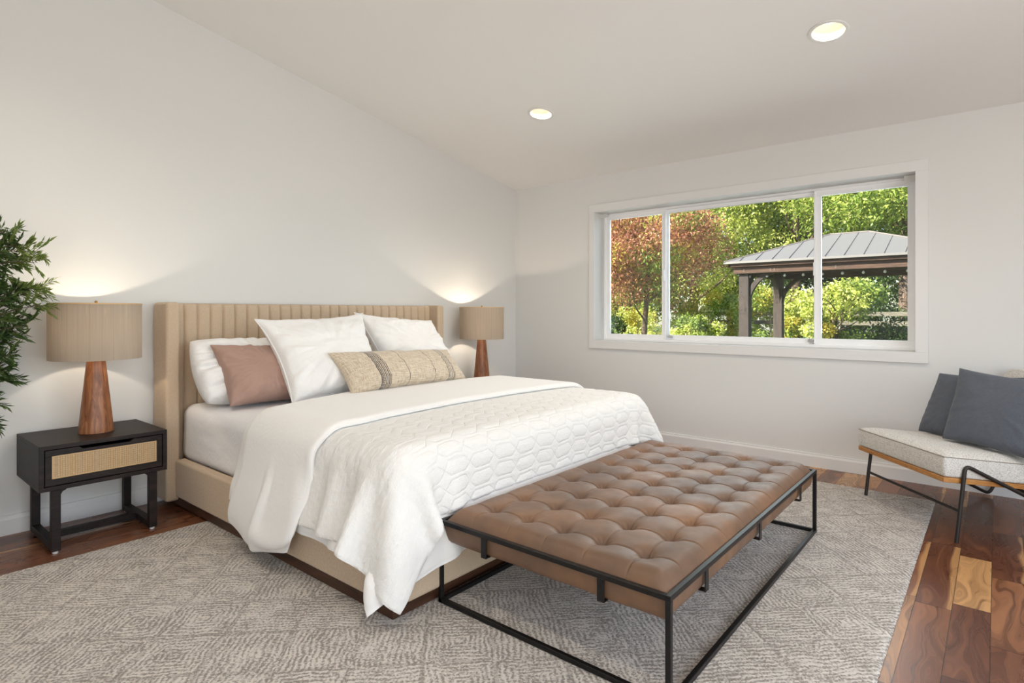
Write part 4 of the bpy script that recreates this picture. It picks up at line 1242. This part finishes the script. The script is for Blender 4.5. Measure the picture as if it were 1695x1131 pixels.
def plant():
    base = np.array([-4.40, -.36, 0.0])
    R = empty('potted_plant', tuple(base), 0, 'tall feathery green potted plant beside the left nightstand, cut by the photo edge', 'plant')
    MB().lathe([(.09, .0), (.12, .02), (.14, .30), (.145, .33), (.132, .33), (.128, .27), (.001, .27)], 40).build('pot', M['pot'], R, smooth=True)
    MB().lathe([(.001, .272), (.127, .272), (.127, .28), (.001, .285)], 30).build('soil', M['soil'], R)
    rng = np.random.default_rng(3)
    MB().tube([(0, 0, .27), (.01, .0, .6), (-.01, .01, 1.0), (.02, 0, 1.45)], [.013, .011, .009, .006], 8).build('trunk', M['bark'], R, smooth=True)
    twigs = MB(); P = []; D = []; P2 = []; D2 = []
    # branch tips: (target x, z) relative to the trunk, plus others all round
    T = []
    tips = [(.22, 1.52), (.26, 1.50), (.36, 1.44), (.32, 1.46), (.34, 1.38), (.37, 1.27), (.35, 1.24), (.30, 1.33), (.28, 1.40), (.36, 1.18), (.33, 1.12), (.30, 1.08),
            (.25, 1.20), (.27, 1.26), (.22, 1.10), (.26, 1.02), (.23, .95), (.20, 1.00), (.27, .88), (.28, .84), (.22, .86), (.18, .76), (.20, .73), (.17, .63), (.18, .66),
            (.16, 1.44), (.18, 1.36), (.20, 1.28), (.16, 1.18), (.18, .90), (.15, .82), (.14, 1.05), (.20, 1.46), (.24, 1.44), (.24, 1.15)]
    for (x, z) in tips: T.append((x + rng.normal(0, .01), rng.uniform(-.12, .14), z))
    for k in range(34):
        a = rng.uniform(PI * .35, PI * 1.65); r = rng.uniform(.2, .4); T.append((r * math.cos(a), max(-.5, min(.26, r * math.sin(a))), rng.uniform(.65, 1.6)))
    for (x, y, z) in T:
        z0 = z - rng.uniform(.10, .22); a = np.array([0.01, 0, max(.45, z0)]); c = np.array([x - (.03 if x > 0 else 0), y, z])
        m = a * .45 + c * .55 + np.array([0, 0, .07])
        pts = [(1 - t) ** 2 * a + 2 * t * (1 - t) * m + t * t * c for t in np.linspace(0, 1, 14)]
        twigs.tube([tuple(p) for p in pts], .0018, 5, caps=False)
        for i in range(4, 14):
            p = pts[i]; tg = pts[min(i + 1, 13)] - pts[i - 1]; tg /= np.linalg.norm(tg)
            for q in range(2 if i % 2 else 1):
                side = np.cross(tg, rng.normal(size=3)); side /= np.linalg.norm(side)
                fd = tg * .7 + side * .9; fd /= np.linalg.norm(fd); ln = rng.uniform(.04, .085)
                e = p + fd * ln
                twigs.tube([tuple(p), tuple(e)], .0009, 4, caps=False)
                lite = (z + base[2] > 1.1 and x > .26 and i > 9)
                for s in np.linspace(.2, 1.0, 7):
                    for sg in (-1, 1):
                        sd = np.cross(fd, side) * sg; (P2 if lite else P).append(p + fd * ln * s); (D2 if lite else D).append(fd * .9 + sd * .75)
    def clampw(P): P = np.array(P); P[:, 1] = np.minimum(P[:, 1], .30); return P
    twigs.build('branches', M['twig'], R)
    P = clampw(P); P2 = clampw(P2)
    leaf_cloud('leaves', P, np.array(D), .040, M['fern'], R, aspect=.20, seed=5, jitter=.12)
    leaf_cloud('young_leaves', P2, np.array(D2), .040, M['fern_lite'], R, aspect=.20, seed=6, jitter=.12)
plant()

# ============================================================ the garden beyond the window
GZ = -.15
t_ = NT('garden_grass', .95); v_ = t_.coord(); t_.color(t_.mix(t_.noise(v_, 3, 5), srgb(60, 80, 34), srgb(110, 130, 60))); t_.bump(t_.noise(v_, 60, 4), .8, .03)
struct('ground', MB().box(.3, 40, -24, 34, GZ - .2, GZ), t_.m)

LG = {
 'lime': m_leaf('lime_leaves', [srgb(150, 168, 66), srgb(196, 206, 104), srgb(232, 232, 156)], .4),
 'green': m_leaf('green_leaves', [srgb(92, 120, 50), srgb(134, 158, 68), srgb(184, 198, 104)], .4),
 'dark': m_leaf('dark_leaves', [srgb(34, 54, 26), srgb(54, 82, 34), srgb(84, 112, 46)], .3),
 'red': m_leaf('copper_leaves', [srgb(124, 78, 62), srgb(172, 112, 90), srgb(214, 156, 124), srgb(176, 140, 74)], .4),
 'gold': m_leaf('gold_green_leaves', [srgb(180, 164, 64), srgb(220, 206, 100), srgb(150, 160, 64)], .45),
}

def tree(name, x, y, h, cr, mats, label, cat='tree', trunk=.09, clumps=26, leaves=5200, size=.10, seed=0, zlow=.35, group=None, flat=1.0, aspect=.5, lean=(0, 0)):
    rng = np.random.default_rng(seed)
    R = empty(name, (x, y, GZ), 0, label, cat, group)
    cz = h * (zlow + 1) / 2; rz = h * (1 - zlow) / 2
    if trunk:
        lx, ly = lean
        wood = MB().tube([(0, 0, -.05), (lx * .3, ly * .3, h * .3), (lx * .6, ly * .6, h * .6), (lx, ly, h * .9)], [trunk, trunk * .85, trunk * .55, trunk * .2], 10)
        for k in range(9):
            a = rng.uniform(0, 2 * PI); z0 = h * rng.uniform(max(.18, zlow * .7), .7); r = cr * rng.uniform(.5, .9)
            wood.tube([(lx * .4, ly * .4, z0), (r * .5 * math.cos(a), r * .5 * math.sin(a), z0 + h * .08), (r * math.cos(a), r * math.sin(a), z0 + h * rng.uniform(.12, .25))], [trunk * .4, trunk * .22, trunk * .08], 6)
        wood.build('trunk', M['bark'], R, smooth=True)
    C = rng.normal(size=(clumps, 3)); C /= np.linalg.norm(C, axis=1, keepdims=True); C *= rng.uniform(.45, 1.0, (clumps, 1)) ** .6
    C = C * np.array([cr * .85, cr * .85, rz * .9]) + np.array([lean[0] * .5, lean[1] * .5, cz])
    per = leaves // clumps; groups = {}
    for ci in range(clumps):
        rad = cr * rng.uniform(.22, .40)
        q = rng.normal(size=(per, 3)); q /= np.linalg.norm(q, axis=1, keepdims=True); q *= rng.uniform(.55, 1.0, (per, 1))
        P = C[ci] + q * np.array([rad, rad, rad * .7 * flat]); P[:, 2] = np.maximum(P[:, 2], .05)
        groups.setdefault(mats[ci % len(mats)], []).append(P)
    for i, (mt, L) in enumerate(groups.items()):
        leaf_cloud('crown' if i == 0 else 'paler_crown', np.concatenate(L), None, size, LG[mt], R, aspect=aspect, seed=seed + 50 + i, normal_up=.5)
    return R

# copper maple seen in the left and middle panes
tree('copper_maple', 7.2, 2.25, 4.0, 1.75, ['red', 'red', 'red', 'gold', 'red', 'red', 'red', 'green'], 'copper-red maple with a pale trunk, left of the garden pavilion', trunk=.07, clumps=74, leaves=32000, size=.075, seed=1, zlow=.36, aspect=.42, lean=(0, -.3))
tree('lime_tree', 10.8, 5.4, 6.2, 2.3, ['gold', 'lime', 'green'], 'yellow-green tree behind the copper maple, at the left pane', trunk=.12, clumps=46, leaves=26000, size=.085, seed=2, zlow=.10)
tree('broadleaf_tree', 11.0, 2.6, 6.6, 2.3, ['lime', 'green', 'lime'], 'bright leafy tree behind the pavilion, right of the copper maple', trunk=.13, clumps=50, leaves=34000, size=.085, seed=3, zlow=.16)
tree('broadleaf_tree', 11.2, .0, 6.8, 2.3, ['lime', 'lime', 'green'], 'bright leafy tree rising over the middle of the pavilion roof', trunk=.13, clumps=50, leaves=34000, size=.085, seed=4, zlow=.28)
tree('broadleaf_tree', 10.2, -2.4, 6.6, 2.2, ['green', 'lime', 'green'], 'tall green tree over the right end of the pavilion roof', trunk=.13, clumps=50, leaves=32000, size=.09, seed=5, zlow=.36)
tree('dark_tree', 15.6, 6.9, 8.5, 3.0, ['green', 'lime', 'dark'], 'tall green tree at the back of the left pane', trunk=.2, clumps=60, leaves=30000, size=.16, seed=6, zlow=.02)
tree('dark_tree', 15.8, 3.2, 9.0, 3.0, ['green', 'lime'], 'tall green tree at the back, between the maple and the pavilion', trunk=.2, clumps=60, leaves=30000, size=.16, seed=7, zlow=.02)
tree('dark_tree', 15.8, -.6, 9.0, 3.0, ['green', 'dark', 'lime'], 'tall green tree at the back, behind the pavilion roof', trunk=.2, clumps=60, leaves=30000, size=.16, seed=8, zlow=.02)
tree('dark_tree', 14.5, -4.0, 9.0, 3.0, ['dark', 'dark', 'green'], 'tall dark tree at the back, seen in the right pane below the roof', trunk=.2, clumps=60, leaves=30000, size=.16, seed=9, zlow=.02)
tree('understorey_maple', 7.4, -1.75, 1.9, .85, ['lime', 'lime', 'green'], 'low yellow-green branches under the pavilion roof, right pane', trunk=.04, clumps=20, leaves=3600, size=.08, seed=10, zlow=.62, lean=(0, .3))
# shrubs
SH = [('laurel_shrub', 6.8, 2.75, 1.25, .55, ['dark'], 'dark green shrub at the lower left corner of the window view', 2600),
      ('leafy_shrub', 8.8, 3.2, 1.5, .9, ['gold', 'lime'], 'yellow-green shrub behind the pale maple trunk', 3800),
      ('leafy_shrub', 6.7, .75, 1.22, .6, ['green', 'lime'], 'fresh green shrub low between the maple and the pavilion', 3600),
      ('leafy_shrub', 8.6, 1.25, 2.0, .9, ['lime', 'green', 'gold'], 'tall mixed green shrub just left of the pavilion', 5600),
      ('leafy_shrub', 8.0, -.3, 1.9, .85, ['lime', 'green', 'gold'], 'green shrub seen between the two pavilion posts', 5600),
      ('leafy_shrub', 7.5, -1.25, 1.55, .6, ['lime', 'gold', 'green'], 'yellow-green shrub right of the far pavilion post', 4200),
      ('laurel_shrub', 7.8, -2.15, 1.06, .9, ['dark', 'green'], 'dark green shrub in front of the rail fence, right pane', 4200),
      ('laurel_shrub', 10.2, -2.3, 2.5, 1.35, ['dark', 'dark'], 'dark shrub behind the rail fence, right pane', 7000),
      ('laurel_shrub', 10.6, 3.9, 2.2, 1.1, ['dark', 'green'], 'dark shrub low behind the copper maple', 4600)]
for i, (nm, x, y, h, r, ms, lb, nl) in enumerate(SH):
    tree(nm, x, y, h, r, ms, lb, 'shrub', trunk=.02, clumps=20, leaves=int(nl * 1.5), size=.07, seed=80 + i, zlow=.02, flat=1.3)

# pale rail fence
M['fence'] = m_wood('weathered_fence', srgb(84, 80, 70), srgb(112, 108, 96), srgb(134, 130, 118), axis=(1, 1, 8), rough=.8)
fr = empty('rail_fence', (9.0, 1.0, GZ), 0, 'pale two-rail garden fence behind the shrubs', 'fence')
for z in (1.03, 1.22): MB().box(-.02, .02, -8, 1.3, z, z + .085).build('rail', M['fence'], fr)
for k in range(5): MB().box(-.06, .06, -8.35 + k * 2.33, -8.25 + k * 2.33, 0, 1.42).build('post', M['fence'], fr)

# pavilion
def pavilion():
    M['beam'] = m_wood('cedar_beam', srgb(50, 36, 28), srgb(76, 54, 42), srgb(100, 72, 54), axis=(8, 1, 8), rough=.75)
    M['post'] = m_wood('grey_cedar_post', srgb(44, 38, 36), srgb(64, 56, 53), srgb(80, 71, 66), axis=(8, 8, 1), rough=.8)
    t = NT('metal_roof', .45, Metallic=.3); t.color(srgb(126, 124, 122)); M['roof'] = t.m
    M['seam'] = NT('roof_seam', .6).color(srgb(110, 104, 100)).m
    x0, x1, y0, y1 = 3.80, 5.95, -3.72, -.84; ze, zr = 1.885, 2.30; xm = (x0 + x1) / 2; ya, yb = -2.52, -2.02
    R = empty('garden_pavilion', (xm, -2.27, GZ), 0, 'timber garden pavilion with a grey standing-seam hip roof, outside the window', 'pavilion')
    Mi = Matrix.Translation(-R.location)
    def put(o, par=None): o.parent = par or R; o.matrix_parent_inverse = Mi; return o
    E = [(x0, y0, ze), (x1, y0, ze), (x1, y1, ze), (x0, y1, ze)]; Rd = [(xm, ya, zr), (xm, yb, zr)]
    V = E + Rd + [(a, b, c - .03) for a, b, c in E]
    F = [(0, 4, 5, 3)[::-1], (1, 2, 5, 4)[::-1], (0, 1, 4)[::-1], (2, 3, 5)[::-1], (0, 3, 9, 6), (3, 2, 8, 9), (2, 1, 7, 8), (1, 0, 6, 7), (6, 7, 8, 9)]
    mb = MB(); mb.add(V, F); rf = put(mb.build('roof', M['roof'], None))
    def zroof(y, f):  # point on the front slope: f 0 at the eave
        return
    sm = MB(); ny = 13
    for k in range(1, ny):
        y = y0 + (y1 - y0) * k / ny
        # run up the front slope until the hip
        if y > yb: lim = (y1 - y) / (y1 - yb)
        elif y < ya: lim = (y - y0) / (ya - y0)
        else: lim = 1.0
        for sx, xe in ((1, x0), (-1, x1)):
            sm.tube([(xe, y, ze + .006), (xe + sx * (xm - x0) * lim, y, ze + (zr - ze) * lim + .003)], .005, 4)
    for k in range(1, 8):
        x = x0 + (x1 - x0) * k / 8; lim = 1 - abs(x - xm) / (xm - x0)
        sm.tube([(x, y1, ze + .006), (x, y1 + (yb - y1) * lim, ze + (zr - ze) * lim + .003)], .005, 4)
        sm.tube([(x, y0, ze + .006), (x, y0 + (ya - y0) * lim, ze + (zr - ze) * lim + .003)], .005, 4)
    for a, b in ((E[3], Rd[1]), (E[2], Rd[1]), (E[0], Rd[0]), (E[1], Rd[0]), (Rd[0], Rd[1])): sm.tube([a, b], .016, 6)
    o = sm.build('roof_seams', M['seam'], None); put(o); o.parent = rf; o.matrix_parent_inverse = Matrix.Identity(4)
    # eave boards, beams
    i = .045
    put(MB().box(x0 + i, x0 + i + .03, y0 + i, y1 - i, ze - .075, ze - .03).box(x1 - i - .03, x1 - i, y0 + i, y1 - i, ze - .075, ze - .03)
        .box(x0 + i, x1 - i, y1 - i - .03, y1 - i, ze - .075, ze - .03).box(x0 + i, x1 - i, y0 + i, y0 + i + .03, ze - .075, ze - .03).build('eave_board', M['beam'], None))
    j = .10
    bt, bb = ze - .032, ze - .175
    for (a, b, c, d) in ((x0 + j, x0 + j + .05, y0 + j, y1 - j), (x1 - j - .05, x1 - j, y0 + j, y1 - j), (x0 + j + .05, x1 - j - .05, y1 - j - .05, y1 - j), (x0 + j + .05, x1 - j - .05, y0 + j, y0 + j + .05)):
        put(MB().box(a, b, c, d, bb, bt).build('beam', M['beam'], None, .004, 1))
    inner = MB().box(x0 + .3, x1 - .3, y0 + .3, y1 - .3, ze - .05, ze - .032); put(inner.build('ceiling_boards', M['beam'], None))
    w = .14; posts = []
    for px in (x0 + j + .05, x1 - j - .05 - w):
        for py in (y0 + j + .06, y1 - j - .06 - w):
            po = put(MB().box(px, px + w, py, py + w, GZ, ze - .04).build('post', M['post'], None, .006, 1))
            cx_, cy_ = px + w / 2, py + w / 2
            sy = -1 if py > -2 else 1; sx = 1 if px < 4.8 else -1
            for ax, s in (('y', sy), ('x', sx)):
                pts = []
                for q in range(9):
                    f = q / 8; a = f * PI / 2
                    out = w / 2 + .42 * (1 - math.cos(a)) * .85 + .06 * f; z = ze - .175 - .42 + .42 * math.sin(a) + .0
                    pts.append((out, z))
                th = .05
                poly = [(o_, z) for o_, z in pts] + [(o_ - .055 * math.cos(k / 8 * PI / 2) * 1 + (.0), z + .075 * (.3 + .7 * k / 8)) for k, (o_, z) in reversed(list(enumerate(pts)))]
                poly = [(max(o_, w / 2 - .02), min(z, ze - .045)) for o_, z in poly]
                if ax == 'y': P_ = [(cy_ + s * o_, z) for o_, z in poly]; mbb = MB().prism(P_, 'x', cx_ - .035, cx_ + .035)
                else: P_ = [(cx_ + s * o_, z) for o_, z in poly]; mbb = MB().prism(P_, 'y', cy_ - .035, cy_ + .035)
                put(mbb.build('knee_brace', M['post'], None, 0))
    bl = NT('string_bulb_glass', .2).color(srgb(215, 210, 200)).m
    first = None
    # string lights under the front beam
    put(MB().tube([(x0 + .2, y0 + .3 + k * .24, ze - .185 - .015 * math.sin(k * PI / 2) ** 2) for k in range(11)], .004, 5).build('light_string', M['twig'], None))
    for k in range(10):
        if first is None: first = MB().lathe([(.001, -.024), (.016, -.014), (.018, 0), (.010, .016), (.001, .022)], 12).build('string_bulb', bl, None, smooth=True); b = first
        else: b = first.copy(); COL.objects.link(b)
        b.parent = R; b.matrix_parent_inverse = Mi; b.location = (x0 + .2, y0 + .42 + k * .24, ze - .215)
    bolts = MB()
    for y in (y1 - .25, y1 - .62, y1 - .67, y0 + .25, y0 + .6, (y0 + y1) / 2):
        for z in (ze - .12, ze - .145): bolts.add([(x0 + j - .004, y + a, z + b) for a, b in ((-.007, -.007), (.007, -.007), (.007, .007), (-.007, .007))] + [(x0 + j + .002, y + a, z + b) for a, b in ((-.007, -.007), (.007, -.007), (.007, .007), (-.007, .007))], [(0, 1, 2, 3), (4, 7, 6, 5), (0, 4, 5, 1), (1, 5, 6, 2), (2, 6, 7, 3), (3, 7, 4, 0)])
    put(bolts.build('bolts', M['seam'], None))
pavilion()
